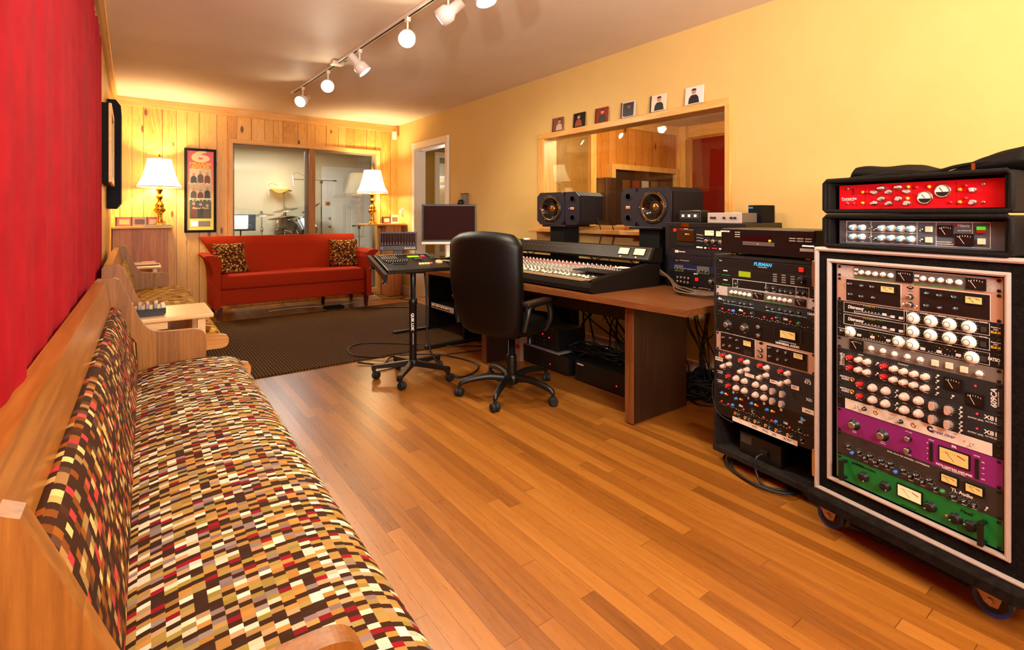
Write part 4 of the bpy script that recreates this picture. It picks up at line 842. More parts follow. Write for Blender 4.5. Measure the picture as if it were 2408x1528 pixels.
for xa, xb in ((30, 228), (232, 452)):
    for q in ((xa, xb, 4, 4.8), (xa, xb, 40, 40.8), (xa, xa+.8, 4, 40.8), (xb-.8, xb, 4, 40.8)): b.box(q[0]*mm, q[1]*mm, -.0035, -.003, U1-q[3]*mm, U1-q[2]*mm, M_print)
    for q in range(12): b.box((xa+62+q*9)*mm, (xa+66+q*9)*mm, -.0036, -.003, U1-36*mm, U1-34.6*mm, M_print)
    for q in range(8): b.box((xa+85+q*7)*mm, (xa+87.5+q*7)*mm, -.0037, -.003, U1-(15+q % 3*4)*mm, U1-(12.5+q % 3*4)*mm, (M_green, M_yel, M_red)[q % 3])
b.obj('panel_print', U_[4])
unit_text(U_[6], 2, 'Vintech', 15, 42, .015, rot=(R(90), R(-90), 0), shear=.15, bold=.0003); unit_text(U_[6], 2, 'Custom Shop', 24, 42, .008, rot=(R(90), R(-90), 0), shear=.15)
unit_text(U_[6], 2, '609CA', 462, 46, .019, rot=(R(90), R(-90), 0), shear=.12, bold=.0004); unit_text(U_[6], 2, 'Compressor Limiter', 472, 46, .005, rot=(R(90), R(-90), 0))
unit_text(U_[6], 2, 'Limiter', 85, 9, .006); unit_text(U_[6], 2, 'Compressor', 222, 9, .006)
for k in (7, 8):
    unit_text(U_[k], 1, 'VINTECH', 28, 16, .0085, bold=.0002); unit_text(U_[k], 1, 'AUDIO', 30, 24, .0085, bold=.0002); unit_text(U_[k], 1, 'X81', 455, 20, .017, bold=.0003, sx=1.1); unit_text(U_[k], 1, 'MIC PRE EQ', 455, 32, .005); unit_text(U_[k], 1, 'OUTPUT LEVEL', 418, 34, .0055)
unit_text(U_[9], 1, 'great river', 336, 22, .014, mat('violet_ink', '#2a2a8a', .5), shear=.25, ext=.002)
unit_text(U_[9], 1, 'C', 300, 20, .022, M_blk2, ext=.002, bold=.0012)
unit_text(U_[10], 2, 'MC76 LIMITING AMPLIFIER', 363, 80, .0078, bold=.0002); unit_text(U_[10], 2, 'PURPLE AUDIO INC.', 363, 86, .0066); unit_text(U_[10], 2, 'INPUT', 63, 76, .005); unit_text(U_[10], 2, 'OUTPUT', 159, 79, .005); unit_text(U_[10], 2, 'ATTACK', 238, 9, .005); unit_text(U_[10], 2, 'RELEASE', 236, 85, .005); unit_text(U_[10], 2, 'RATIO', 303, 11, .005); unit_text(U_[10], 2, 'METER', 421, 13, .005)
unit_text(U_[10], 2, 'PA', 364, 8, .010, bold=.0006)
for j, s_ in enumerate(('20', '12', '8', '4')): unit_text(U_[10], 2, s_, 292, 24+j*17, .0055)
for j, s_ in enumerate(('GR', '+8', '+4', 'OFF')): unit_text(U_[10], 2, s_, 436, 26+j*17, .0055)
unit_text(U_[11], 2, 'TL Audio', 384, 55, .014, bold=.0003); unit_text(U_[11], 2, 'DUAL VALVE PRE AMPLIFIER / COMPRESSOR', 235, 10, .0062)
unit_text(U_[12], 2, 'JOEMEEK', 75, 12, .0105, M_blk2, bold=.0002); unit_text(U_[12], 2, 'COMPRESSOR', 115, 13, .006, M_blk2); unit_text(U_[12], 2, 'audio compressor', 238, 83, .006, M_blk2, shear=.3); unit_text(U_[12], 2, 'Meek', 395, 20, .014, M_blk2, shear=.3)
# case shell
M_carpet = speckle('case_carpet', '#0c0a09', '#1c1613', 120, .95, .5)
t = thing('flight_case', 'large black carpeted flight case with silver edges on blue wheeled casters', 'flight case', (CF[0], CF[1], 0), CF[2])
zt, zb, xa, xb = 1.028, .132, -.072, .545; it0, it1, ix0, ix1 = .9725, .1985, -.004, .4826*S+.002
b = MB(); D = .56
b.box(xa, ix0-.018, -.012, D, zb, zt, M_carpet); b.box(ix1+.018, xb, -.012, D, zb, zt, M_carpet); b.box(ix0-.018, ix1+.018, -.012, D, it0+.012, zt, M_carpet); b.box(ix0-.018, ix1+.018, -.012, D, zb, it1-.012, M_carpet); b.box(xa, xb, D, D+.012, zb, zt, M_carpet)
b.obj('shell', t)
def edge_frame(x0, x1, z0, z1, w, y0, y1):
    b = MB()
    for a in ((x0, x0+w, z0, z1), (x1-w, x1, z0, z1), (x0, x1, z1-w, z1), (x0, x1, z0, z0+w)): b.box(a[0], a[1], y0, y1, a[2], a[3], M_alu, bev=.002)
    w3 = w*.3
    for a in ((x0+w3, x0+w-w3, z0+w3, z1-w3), (x1-w+w3, x1-w3, z0+w3, z1-w3), (x0+w3, x1-w3, z1-w+w3, z1-w3), (x0+w3, x1-w3, z0+w3, z0+w-w3)): b.box(a[0], a[1], y0-.003, y0+.002, a[2], a[3], M_alu, bev=.001)
    return b
edge_frame(xa-.003, xb+.003, zb-.003, zt+.003, .014, -.022, -.010).obj('outer_edge', t); edge_frame(ix0-.026, ix1+.019, it1-.016, it0+.018, .0135, -.018, -.006).obj('inner_edge', t)
b = MB(); 
for y in (-.015, D): b.box(xa-.004, xb+.004, y-.01+.01, y+.014, zt-.01, zt+.004, M_alu, bev=.002)
b.box(xa-.004, xa+.012, -.01, D, zt-.012, zt+.004, M_alu, bev=.002); b.box(xb-.012, xb+.004, -.01, D, zt-.012, zt+.004, M_alu, bev=.002); b.obj('top_edge', t)
for x in (ix0-.002, ix1+.002-.014):
    MB().box(x, x+.014, .0035, .02, it1, it0, M_steel).obj('rack_rail', t)
for zc in (.93, .22, .28):
    if zc == .28: continue
    b = MB(); b.box(xa-.012, xa+.006, -.024, .03, zc-.05, zc+.05, M_chrome, bev=.004); b.box(xa-.016, xa-.008, -.02, .02, zc-.03, zc+.03, M_slot, bev=.003); b.obj('latch', t)
for zc in (.55,): MB().box(xb, xb+.02, .2, .35, zc-.06, zc+.06, M_black, bev=.01).obj('side_handle', t)
b = MB(); ow = .04; pts = [(xa-.02, -.045), (xa-.035, .03), (xa-.035, D+.02), (xb+.035, D+.02), (xb+.035, .03), (xb+.02, -.045)]
pts = [(xa-.025, -.03), (xa+.01, -.075), (xb-.03, -.075), (xb+.035, -.03), (xb+.035, D+.03), (xa-.035, D+.03)]
b.prism(pts, 2, .100, .130, speckle('dolly_board', '#0d0b0a', '#1d1815', 40, .6, .2)); o = b.obj('dolly_board', t)
b = MB(); b.box(xa+.13, xb-.15, -.03, D, .06, .095, M_blk2, bev=.004); b.obj('dolly_crosspiece', t)
M_bluew = mat('blue_tread', '#1c40a0', .4)
for x, y in ((xa+.045, -.01), (xb-.105, -.01), (xa+.045, D-.06), (xb-.10, D-.06)):
    b = MB(); mx = T(x, y+.02, .046) @ RZ(R(8))
    b.lathe([(.045, -.014), (.046, 0), (.045, .014)], M_bluew, 30, mx, axis='y'); b.lathe([(.034, -.0155), (.034, .0155)], M_black, 24, mx, axis='y'); wb = b
    b = MB(); 
    for sy in (-.022, .019): b.prism([(-.05, .095), (.035, .095), (.018, -.0+.034), (.0, .030), (-.014, .036)], 1, y+.02+sy, y+.02+sy+.003, M_gold2 if False else mat('zinc_plate', '#b59a84', .4, .7), T(x, 0, 0))
    b.box(x-.05, x+.045, y-.02, y+.055, .0935, .095, M_steel); b.lathe([(.009, -.028), (.009, .028)], M_steel, 6, T(x, y+.02, .046), axis='y'); fk = b.obj('caster_fork', t); wb.obj('caster_wheel', fk)
# soft bags on the case
def soft_bag(zb_, h, lb, flap=False):
    t = thing('rack_bag', lb, 'bag', (CF[0]+.0, CF[1], zb_), CF[2], None); x0, x1 = -.038, .4826*S+.028; M_bag = speckle('black_nylon', '#100e0c', '#1b1714', 200, .65, .2)
    b = MB(); g = .012
    def ring(ins, y, dz=0): return [(x0+ins, y, ins+dz), (x1-ins, y, ins+dz), (x1-ins, y, h-ins-dz), (x0+ins, y, h-ins-dz)]
    b.box(x0, x1, -.02, .44, 0, g, M_bag, bev=.005); b.box(x0, x1, -.02, .44, h-g, h, M_bag, bev=.005); b.box(x0, x0+.02, -.02, .44, 0, h, M_bag, bev=.006); b.box(x1-.02, x1, -.02, .44, 0, h, M_bag, bev=.006); b.box(x0, x1, .43, .45, 0, h, M_bag, bev=.005); b.obj('bag_body', t)
    b = MB(); r = .008
    for y in (-.021,): b.tube([(x0+.012, y, .006), (x1-.012, y, .004), (x1-.003, y, .012), (x1-.003, y, h-.012), (x1-.012, y, h-.003), (x0+.012, y, h-.003), (x0+.003, y, h-.012), (x0+.003, y, .012), (x0+.012, y, .006)], r, M_bag, 8)
    b.obj('edge_piping', t); return t, x0, x1, M_bag
t, x0, x1, M_bag = soft_bag(1.034, .116, 'lower black nylon rack bag holding the grey faced unit, on top of the flight case')
b = MB(); b.box(x1, x1+.035, .05, .36, .012, .10, M_bag, bev=.014); b.obj('side_pocket', t); b = MB(); b.tube(spline([(x1+.01, .08, .10), (x1+.055, .14, .07), (x1+.065, .22, .03), (x1+.05, .30, .012), (x1+.02, .36, .01)], 6), .010, M_bag, 8); b.obj('carry_strap', t)
for y in (.11, .27): MB().box(x1+.028, x1+.04, y, y+.03, .02, .07, M_blk2, bev=.003).obj('buckle', t)
t, x0, x1, M_bag = soft_bag(1.158, .120, 'upper black nylon rack bag holding the red faced unit, with its front flap thrown back')
b = MB()
def flap(u, v):
    x = x0+.06+u*(x1-x0-.03); k = 2*math.pi*v; lump = .015+.007*math.sin(u*7.0+.4)+.006*math.sin(u*17+1)*.5+.018*max(0, u-.60)/.40
    end = min(1, u/.05, (1-u)/.04)**.5
    return (x, .085+.075*math.cos(k)*(.6+.4*end), .119+lump*end*(1+math.sin(k))*(1+.18*math.sin(3*k+u*9)))
b.grid(flap, 44, 18, M_bag, closed_v=True)
b.tube(spline([(x0+.08, .0, .122), (x0+.2, .005, .130), (x0+.33, .01, .128), (x1-.14, .01, .140), (x1-.05, .02, .150), (x1+.01, .05, .150)], 6), .006, M_bag, 8); b.obj('rolled_flap', t); MB().box(x1-.10, x1-.092, -.004, .0, .122, .145, M_gold2).obj('zip_pull', t)
# units in the bags: faces sit a little inside
BF = (CF[0]+.012*math.cos(CF[2]+R(90))*-1*-1, CF[1]+.012*math.sin(CF[2]+R(90)), CF[2])
nev = [(i[0], i[1], i[2]-156)+i[3:] for i in DEV['nev']]; foc = [(i[0], i[1], i[2]-26)+i[3:] for i in DEV['foc']]
M_nevp = mat('blue_grey_faceplate', '#4a5058', .45); M_redp = mat('bright_red_faceplate', '#c4101a', .3)
t = rack_unit(BF, 1.034+.013+2*U1, 2, M_nevp, 'blue grey compressor with blue capped white knobs inside the lower rack bag', 'audio processor', nev, ears=False); ticks(t, 2, nev, ('BK',), 14)
b = MB(); mm = S/1000
for q in ((27, 28, 4, 82), (112, 113, 4, 82), (256, 257, 4, 82), (310, 311, 4, 82), (405, 406, 4, 82), (448, 449, 4, 82), (27, 449, 4, 5), (27, 449, 81, 82), (27, 256, 42, 43)): b.box(q[0]*mm, q[1]*mm, -.0035, -.003, 2*U1-q[3]*mm, 2*U1-q[2]*mm, M_print)
b.obj('panel_print', t)
unit_text(t, 2, 'Neve', 383, 15, .0135, mat('grey_print', '#a8a8a8', .4), bold=.0005); unit_text(t, 2, '~', 360, 12, .02, M_red, bold=.001); unit_text(t, 2, 'PRECISION STEREO', 331, 68, .0048); unit_text(t, 2, 'LIMITER/COMPRESSOR', 333, 75, .0048); unit_text(t, 2, 'gain reduction dB', 385, 30, .0045)
t = rack_unit(BF, 1.158+.014+2*U1, 2, M_redp, 'bright red compressor with silver pointer knobs and round meters inside the upper rack bag', 'audio processor', foc, ears=False)
unit_text(t, 2, 'Focusrite', 36, 50, .014, name='lettering'); unit_text(t, 2, '3', 50, 26, .03, mat('dark_red_relief', '#7a0810', .4), bold=.001); unit_text(t, 2, 'Dual Compressor Limiter', 32, 57, .004)
b = MB()
for q in ((62, 62.8, 6, 82), (92, 92.8, 6, 82), (182, 182.8, 6, 82), (245, 245.8, 6, 82), (365, 365.8, 6, 82), (62, 245, 44, 44.6)): b.box(q[0]*mm, q[1]*mm, -.0036, -.003, 2*U1-q[3]*mm, 2*U1-q[2]*mm, mat('deep_red_line', '#8a0c14', .4))
b.obj('panel_print', t)

# ---- middle rack
MF = frame_of((2.2195, 1.382), (2.1626, .920)); MT = .950
rows = [(1, M_blkp, 'fur', 'black power conditioner with a red switch at the top of the middle rack', 'power conditioner'),
 (1, M_blkp, 'lex', 'black effects unit with a green display in the middle rack', 'audio processor'),
 (1, M_blkp, 'dig', 'black voice processor with a white outlined panel under the effects unit', 'audio processor'),
 (1, M_slvb, 'bla2', 'hammered silver one-space processor with ten white knobs in the middle rack', 'audio processor'),
 (1, M_slate, 'dbxa', 'dark blue compressor with a long row of small black knobs marked 166A', 'audio processor'),
 (1, M_blkp, 'dbxb', 'black compressor with red buttons just under the dark blue 166A unit', 'audio processor'),
 (2, M_blkp, 'ua76', 'black two-space limiter with a cream meter and two large knobs in the middle rack', 'audio processor'),
 (2, M_goldp, 'ua2b', 'champagne two-space limiter with two black panels in the middle rack', 'audio processor'),
 (2, M_slate, 's473', 'slate four channel preamp with four red and twelve cream knobs marked 473', 'audio processor'),
 (1, M_slate, 'x81c', 'slate equaliser with a red knob directly under the 473 preamp', 'audio processor'),
 (1, M_slate, 'x81d', 'slate equaliser with a red knob, lower of the two in the middle rack', 'audio processor'),
 (1, M_blkp, 'rma', 'black four channel preamp with numbered tabs 1 to 4 in the middle rack', 'audio processor'),
 (1, M_blkp, 'dbxc', 'black compressor with red buttons near the bottom of the middle rack', 'audio processor'),
 (1, M_blkp, 'hp', 'black headphone amplifier with six gold jacks and white tape, lowest in the middle rack', 'headphone amplifier')]
o = add_units(MF, MT, rows); U_ = [q[0] for q in o]
unit_text(U_[0], 1, 'FURMAN', 246, 14, .021, mat('furman_blue', '#38a0d8', .4, 0, '#38a0d8', .25), sx=1.0, shear=.22, bold=.0007); unit_text(U_[0], 1, 'POWER CONDITIONER', 246, 26, .004); unit_text(U_[0], 1, 'PL-8', 24, 12, .007)
for k in (1, 2): unit_text(U_[k], 1, 'LINEAR', 52, 14, .007, bold=.0003); MB().box(.03, .075, -.0045, -.003, .008, .011, M_green).obj('card_slot', U_[k])
b = MB()
for q in ((92, 455, 3, 4.5), (92, 455, 43, 44), (92, 93, 3, 44), (455, 456, 3, 44), (118, 119, 3, 44), (262, 263, 3, 44), (400, 401, 3, 44)): b.box(q[0]*mm, q[1]*mm, -.0035, -.003, U1-q[3]*mm, U1-q[2]*mm, M_print)
b.obj('panel_print', U_[2])
unit_text(U_[4], 1, 'dbx', 22, 18, .014, bold=.0004); unit_text(U_[4], 1, '166A', 463, 20, .014, bold=.0003)
b = MB()
for q in ((40, 95), (98, 205), (262, 445)): b.box(q[0]*mm, q[1]*mm, -.0036, -.003, .006, .008, mat('cyan_print', '#5ab8c8', .4))
b.obj('panel_print', U_[4])
for k, n_ in ((5, '266'), (12, '166')): unit_text(U_[k], 1, 'dbx', 136, 12, .014, bold=.0004); unit_text(U_[k], 1, n_, 354, 16, .013, bold=.0003)
for k in (5, 12):
    b = MB()
    for q in range(34): b.box((18+q*13)*mm, (24+q*13)*mm, -.0035, -.003, U1-(33+q % 3*2)*mm, U1-(32+q % 3*2)*mm, M_print)
    b.obj('panel_print', U_[k])
unit_text(U_[6], 2, 'UNIVERSAL AUDIO', 362, 80, .012, bold=.0004); unit_text(U_[6], 2, '1176LN LIMITING AMPLIFIER', 362, 69, .006)
unit_text(U_[8], 2, '473', 450, 38, .019, bold=.0004); unit_text(U_[8], 2, 'MODEL', 450, 26, .006); unit_text(U_[8], 2, 'VINTECH', 18, 30, .009, rot=(R(90), R(-90), 0)); 
for k in (9, 10): unit_text(U_[k], 1, 'VINTECH', 20, 14, .0085); unit_text(U_[k], 1, 'AUDIO', 22, 22, .0085)
unit_text(U_[9], 1, 'X81', 457, 19, .016, bold=.0003)
for j, x in enumerate((96, 175, 254, 334)): unit_text(U_[11], 1, str(j+1), x, (5, 8, 8, 9)[j], .008, M_blk2, ext=.0015)
MB().prism([(.0, -.010), (.022, .002), (.002, .012)], 1, -.0045, -.003, mat('light_blue_logo', '#5aa8d8', .4)).obj('emblem', U_[11]).location = (.405, 0, .022)
unit_text(U_[11], 1, 'RMA', 420, 34, .009, bold=.0003)
for j, (x, s_) in enumerate(((210, 'WET'), (262, 'PNO'), (305, 'JHL'), (365, 'BONT'))): unit_text(U_[13], 1, s_, x, 39, .014, M_dkgrey, ext=.0022, sx=.9)
for x, v, s_, k in ((17, 44, 'Mic Tone', 8), (301, 76, 'SNR 1', 8), (397, 73, 'B.GT', 8), (452, 21, 'ndTon', 10)): unit_text(U_[k], 2 if k == 8 else 1, s_, x, v, .0085, M_dkgrey, ext=.0022)
# rack cabinet
t = thing('rack_cabinet', 'tall dark grey rack cabinet with an open bottom shelf, left of the flight case', 'rack', (MF[0], MF[1], 0), MF[2]); w = .4826*S; M_rk = speckle('charcoal_laminate', '#201c1a', '#2c2724', 60, .5, .1)
b = MB(); D = .40; b.box(-.014, -.001, -.004, D, .052, MT+.016, M_rk, bev=.002); b.box(w+.001, w+.014, -.004, D, .052, MT+.016, M_rk, bev=.002); b.box(-.014, w+.014, -.004, D, MT+.002, MT+.018, M_rk, bev=.002); b.box(-.014, w+.014, -.012, D, .045, .072, M_rk, bev=.003); b.box(-.014, w+.014, D-.01, D, .06, MT, M_blk2); b.obj('cabinet_shell', t)
for x, y in ((.06, .03), (w-.05, .03), (.06, D-.05), (w-.05, D-.05)):
    b = MB(); b.lathe([(.020, -.012), (.0215, 0), (.020, .012)], M_rubber, 20, T(x, y, .0215) @ RZ(R(30)), axis='y'); b.lathe([(.018, .02), (.02, .044)], M_black, 14, T(x, y, 0)); b.obj('caster', t)
t = thing('power_supply', 'black power supply box lying on the open bottom shelf of the middle rack', 'power supply', (MF[0], MF[1], .0725), MF[2])
MB().box(.10, .30, .03, .16, 0, .095, M_black, bev=.003).obj('body', t)
b = MB()
for q in range(7): b.box(.108, .16, .0292, .0300, .05+.005*q, .0515+.005*q, mat('faint_print', '#5a5450', .6))
b.obj('printed_text', t); MB().box(.215, .245, .012, .03, .03, .055, M_black, bev=.003).obj('plug', t)
def loc(F, x, y): c_, s_ = math.cos(F[2]), math.sin(F[2]); return (F[0]+c_*x-s_*y, F[1]+s_*x+c_*y)
def LP(F, pts): return [(*loc(F, p[0], p[1]), p[2]) for p in pts]
cable(LP(MF, [(.23, .02, .115), (.22, -.02, .10), (.225, -.03, .05), (.26, -.04, .012), (.31, -.02, .008), (.34, .03, .006), (.28, .06, .006), (.2, .03, .006)]), .005, M_cb, 'black mains cable dropping from the power supply over the edge of the rack shelf', 'black cables under the middle rack')
for k in range(3): cable(LP(MF, [(.02+.03*k, .05, .03), (.03+.03*k, .01-.01*k, .008+.004*k), (.12+.02*k, -.045-.008*k, .006+.006*k), (.24+.03*k, -.05-.012*k, .006+.006*k), (.34+.02*k, -.02, .008+.006*k), (.36, .06, .008+.006*k)]), .0045, M_cb, 'black cables looping on the floor under the front of the middle rack', 'loops under the middle rack')
cable(LP(MF, [(-.012, -.012, .37), (-.008, -.02, .30), (.02, -.022, .235), (.075, -.024, .218), (.105, -.02, .214)]), .0022, M_cb, 'thin black lead hanging across the left side of the middle rack to a headphone jack')
# CD player on top
t = thing('cd_player', 'wide black compact disc player on top of the middle rack', 'disc player', (*loc(MF, .036, -.005), MT+.018), MF[2]); w = .430
MB().box(0, w, 0, .27, .012, .122, mat('cd_player_case', '#15100e', .35), bev=.003).obj('case', t); MB().box(0, w, -.010, .001, .012, .120, mat('cd_player_front', '#100b0a', .25), bev=.002).obj('front_panel', t)
MB().box(.105, .245, -.0125, -.01, .066, .095, mat('maroon_display', '#1e0808', .1)).obj('display', t); MB().box(.115, .265, -.0135, -.01, .05, .066, mat('disc_tray_grey', '#4a423c', .4), bev=.001).obj('disc_tray', t)
for x in (.03, w-.05, .03, w-.05):
    pass
for x, y in ((.04, .03), (w-.04, .03), (.04, .24), (w-.04, .24)): MB().lathe([(.016, 0), (.018, .004), (.018, .010), (.014, .012)], M_gold2, 18, T(x, y, 0)).obj('foot', t)
for q in range(6): MB().box(.33+(q % 3)*.033, .356+(q % 3)*.033, -.0125, -.01, .086-(q//3)*.01, .090-(q//3)*.01, mat('grey_key', '#8a8078', .5)).obj('key', t)
MB().box(.385, .43, -.013, -.01, .058, .062, M_ledw).obj('key', t); MB().box(.375, .43, -.013, -.01, .038, .050, mat('grey_key', '#8a8078', .5)).obj('key', t)
for q in range(6): MB().box(.075+(q % 2)*.014, .085+(q % 2)*.014, -.0118, -.01, .105-(q//2)*.01, .107-(q//2)*.01, M_print).obj('key', t)
text(t, 'KENWOOD', (.022, -.0105, .108), .009, M_print, bold=.0003); text(t, 'disc', (.19, -.0145, .058), .005, M_print)
MB().lathe([(.006, 0), (.006, .002), (0, .002)], M_yel, 14, T(.245, -.0125, .073), axis='y').obj('disc_badge', t)

# ---- tabletop rack on the desk
TF = (2.77, 2.055, R(-90)); TT = 1.073; S0 = S; S = 1.0; U1 = 44.45*S/1000; MP.clear()
M_plum = mat('plum_black_panel', '#1d1218', .4); M_navy = mat('navy_panel', '#141a3a', .4)
rows = [(3, M_blkp, 'tas', 'black cassette deck with two cream meters at the top of the desktop rack', 'cassette deck'), (2, M_plum, 'cdr', 'plum black disc recorder under the cassette deck in the desktop rack', 'disc recorder'),
        (1, M_navy, 'blu', 'navy blue one-space processor in the desktop rack', 'audio processor'), (2, M_blkp, 'qrv', 'black reverb unit with eight small silver knobs, lowest in the desktop rack', 'audio processor')]
o = add_units(TF, TT, rows); U_ = [q[0] for q in o]; mm = S/1000
unit_text(U_[0], 3, 'TASCAM', 90, 8, .009, M_red, bold=.0003); unit_text(U_[0], 3, '122MKII', 122, 8, .009, M_print); unit_text(U_[1], 2, 'MasterLink', 95, 17, .010, bold=.0003); unit_text(U_[3], 2, 'QRV4', 190, 14, .011, bold=.0003)
t = thing('desktop_rack', 'black desktop rack cabinet standing on the right end of the walnut desk', 'rack', (TF[0], TF[1], .70), TF[2]); w = .4826
b = MB(); b.box(-.03, -.001, -.006, .40, 0, .405, M_black, bev=.003); b.box(w+.001, w+.03, -.006, .40, 0, .405, M_black, bev=.003); b.box(-.03, w+.03, -.006, .40, .374, .405, M_black, bev=.003); b.box(-.03, w+.03, 0, .40, 0, .014, M_black); b.box(-.03, w+.03, .39, .40, 0, .4, M_blk2); b.obj('cabinet_shell', t)
MB().box(.09, .145, -.0085, -.006, .377, .402, M_brass).obj('name_badge', t)
def on_rack(name, lb, cat, x, y): return thing(name, lb, cat, (TF[0]+y, TF[1]-x, 1.105), TF[2])
t = on_rack('preset_box', 'small black box with three lit white buttons on the desktop rack', 'control box', .045, .03); MB().box(0, .16, 0, .1, 0, .075, M_black, bev=.008).obj('case', t); MB().box(.012, .148, -.003, .001, .022, .058, M_dkgrey, bev=.003).obj('panel', t)
for q in range(3): MB().box(.028+q*.044, .042+q*.044, -.006, -.002, .035, .048, M_ledw).obj('button', t)
t = on_rack('silver_processor', 'silver faced unit with black knobs and a grey body on the desktop rack', 'audio processor', .25, .03); MB().box(0, .215, 0, .008, 0, .06, M_alu, bev=.002).obj('faceplate', t); MB().box(.0, .215, .008, .17, .002, .058, M_greyp, bev=.002).obj('case', t)
for x in (.03, .05, .11, .155, .178): MB().lathe([(.007, 0), (.0065, .012), (0, .013)], M_black, 14, axis='y').obj('knob', t, (x, 0, .03))
t = on_rack('black_module', 'tall black box at the back of the desktop rack with a curled grey lead', 'equipment box', .40, .22); MB().box(0, .09, 0, .14, 0, .105, M_blk2, bev=.003).obj('case', t); MB().box(0, .03, -.002, 0, .085, .095, mat('blue_strip', '#3a80b8', .4)).obj('label', t)
S = S0; U1 = 44.45*S/1000; mm = S/1000
# ------------------------------------------------------------------ desk, console
t = thing('studio_desk', 'long walnut desk carrying the mixing console', 'desk', (0, 0, 0))
DE = 3.95
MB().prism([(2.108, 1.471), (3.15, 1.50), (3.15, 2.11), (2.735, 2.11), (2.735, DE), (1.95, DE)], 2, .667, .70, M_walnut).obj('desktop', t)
b = MB()
for y in (1.875, 3.33): 
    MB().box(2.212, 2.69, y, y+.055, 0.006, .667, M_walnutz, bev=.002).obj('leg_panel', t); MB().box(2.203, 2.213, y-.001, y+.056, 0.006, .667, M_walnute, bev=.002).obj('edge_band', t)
    for x in (2.23, 2.66): MB().lathe([(.012, 0), (.012, .006)], M_blk2, 12, T(x, y+.027, 0)).obj('glide', t)
MB().box(2.64, 2.66, 1.93, 3.33, .45, .667, M_walnutz).obj('modesty_rail', t)
MX0, MX1, MY0, MY1 = 2.095, 2.70, 2.085, 3.93
t = thing('mixing_console', 'large black mixing console with rows of knobs and white faders on the desk', 'mixing console', (0, 0, 0))
pf = [(MX0+.03, .701), (MX0, .712), (MX0-.004, .735), (MX0+.004, .757), (MX0+.03, .768), (MX0+.07, .765), (MX0+.09, .757), (2.62, .800), (2.66, .83), (MX1, .83), (MX1, .701)]
M_cons = speckle('console_vinyl', '#120d0a', '#1a1410', 130, .5, .15)
MB().prism(pf, 1, MY0+.03, MY1, M_cons, smooth=False).obj('body', t)
cheek = [(MX0+.03, .701), (MX0-.003, .712), (MX0-.007, .735), (MX0+.002, .762), (MX0+.03, .775), (MX0+.08, .778), (2.60, .835), (MX1+.01, .84), (MX1+.02, .82), (MX1, .701)]
b = MB(); b.prism(cheek, 1, MY0, MY0+.032, M_cons); b.tube([(MX0+.01, MY0+.016, .765), (MX0+.08, MY0+.016, .778), (2.60, MY0+.016, .836), (MX1, MY0+.016, .84)], .015, M_cons, 10); b.obj('side_cheek', t)
MB().prism(cheek, 1, MY1, MY1+.03, M_cons).obj('side_cheek', t)
def surf(x): return .757+(x-(MX0+.09))*(.043/(2.62-MX0-.09))
M_facep = mat('console_face', '#6e6454', .4); b = MB()
b.prism([(MX0+.088, surf(MX0+.088)-.002), (MX0+.088, surf(MX0+.088)+.002), (2.60, surf(2.60)+.002), (2.60, surf(2.60)-.002)], 1, MY0+.034, MY1-.002, M_facep); b.obj('face_panel', t)
b = MB(); b.box(MX0+.012, MX0+.07, MY0+.09, MY1-.02, .7665, .7695, mat('highlight_tan', '#8a6a48', .3)); b.box(MX0+.074, MX0+.086, MY0+.09, MY1-.02, .762, .768, mat('highlight_pale', '#cdb88e', .35)); b.obj('armrest_highlight', t)  # highlight along the bolster painted in as a tan band and a pale strip
NCH = 38; PY = (MY1-.04-(MY0+.16))/NCH; b = MB()
for k in range(NCH+1):
    y = MY0+.15+k*PY
    b.prism([(MX0+.095, surf(MX0+.095)+.002), (MX0+.095, surf(MX0+.095)+.0026), (2.59, surf(2.59)+.0026), (2.59, surf(2.59)+.002)], 1, y-.0008, y+.0008, M_slot)
for k in range(NCH):
    y = MY0+.15+(k+.5)*PY; b.prism([(MX0+.10, surf(MX0+.10)+.002), (MX0+.10, surf(MX0+.10)+.0026), (MX0+.20, surf(MX0+.20)+.0026), (MX0+.20, surf(MX0+.20)+.002)], 1, y-.0015, y+.0015, M_slot)
b.obj('channel_lines', t)
def mk_knob(capm):
    b = MB(); b.lathe([(.0068, 0), (.0062, .010), (.0050, .012)], mat('console_grey_knob', '#8f8a80', .45), 10); b.lathe([(.0048, .012), (.0046, .0165), (0, .017)], capm, 10); return b.mesh('console_knob')
KC = [mk_knob(mat('cap_grey', '#b4aea2', .4)), mk_knob(mat('cap_rose', '#a8605c', .4)), mk_knob(mat('cap_green', '#7f8c6a', .4)), mk_knob(mat('cap_white', '#d8d0c0', .4))]
allk = []
for r_ in range(11):
    x = MX0+.225+r_*.0262; cap = (3, 0, 2, 0, 2, 0, 0, 1, 1, 1, 3)[r_]
    for k in range(NCH):
        y = MY0+.15+(k+.5)*PY
        if y < MY0+.42 and r_ < 3 and y > MY0+.12: continue
        allk.append((math.hypot(x, y), x, y, cap))
allk.sort(); rest = MB()
for i, (d, x, y, cap) in enumerate(allk):
    if i < 100: inst('knob', KC[cap], t, (x, y, surf(x)+.002))
    else:
        rest.lathe([(.0068, 0), (.0062, .011), (.0048, .012), (.0046, .0165), (0, .017)], (mat('cap_grey'), mat('cap_rose'), mat('cap_green'), mat('cap_white'))[cap], 7, T(x, y, surf(x)+.002))
o = rest.obj('knob', t); o['kind'] = 'stuff'; o['label'] = 'the remaining rows of knobs farther along the console'
b = MB(); b.box(-.012, .012, -.0065, .0065, .004, .013, mat('fader_white', '#efe6d2', .35), bev=.002); b.box(-.002, .002, -.001, .001, -.004, .005, M_slot); fm = b.mesh('fader')
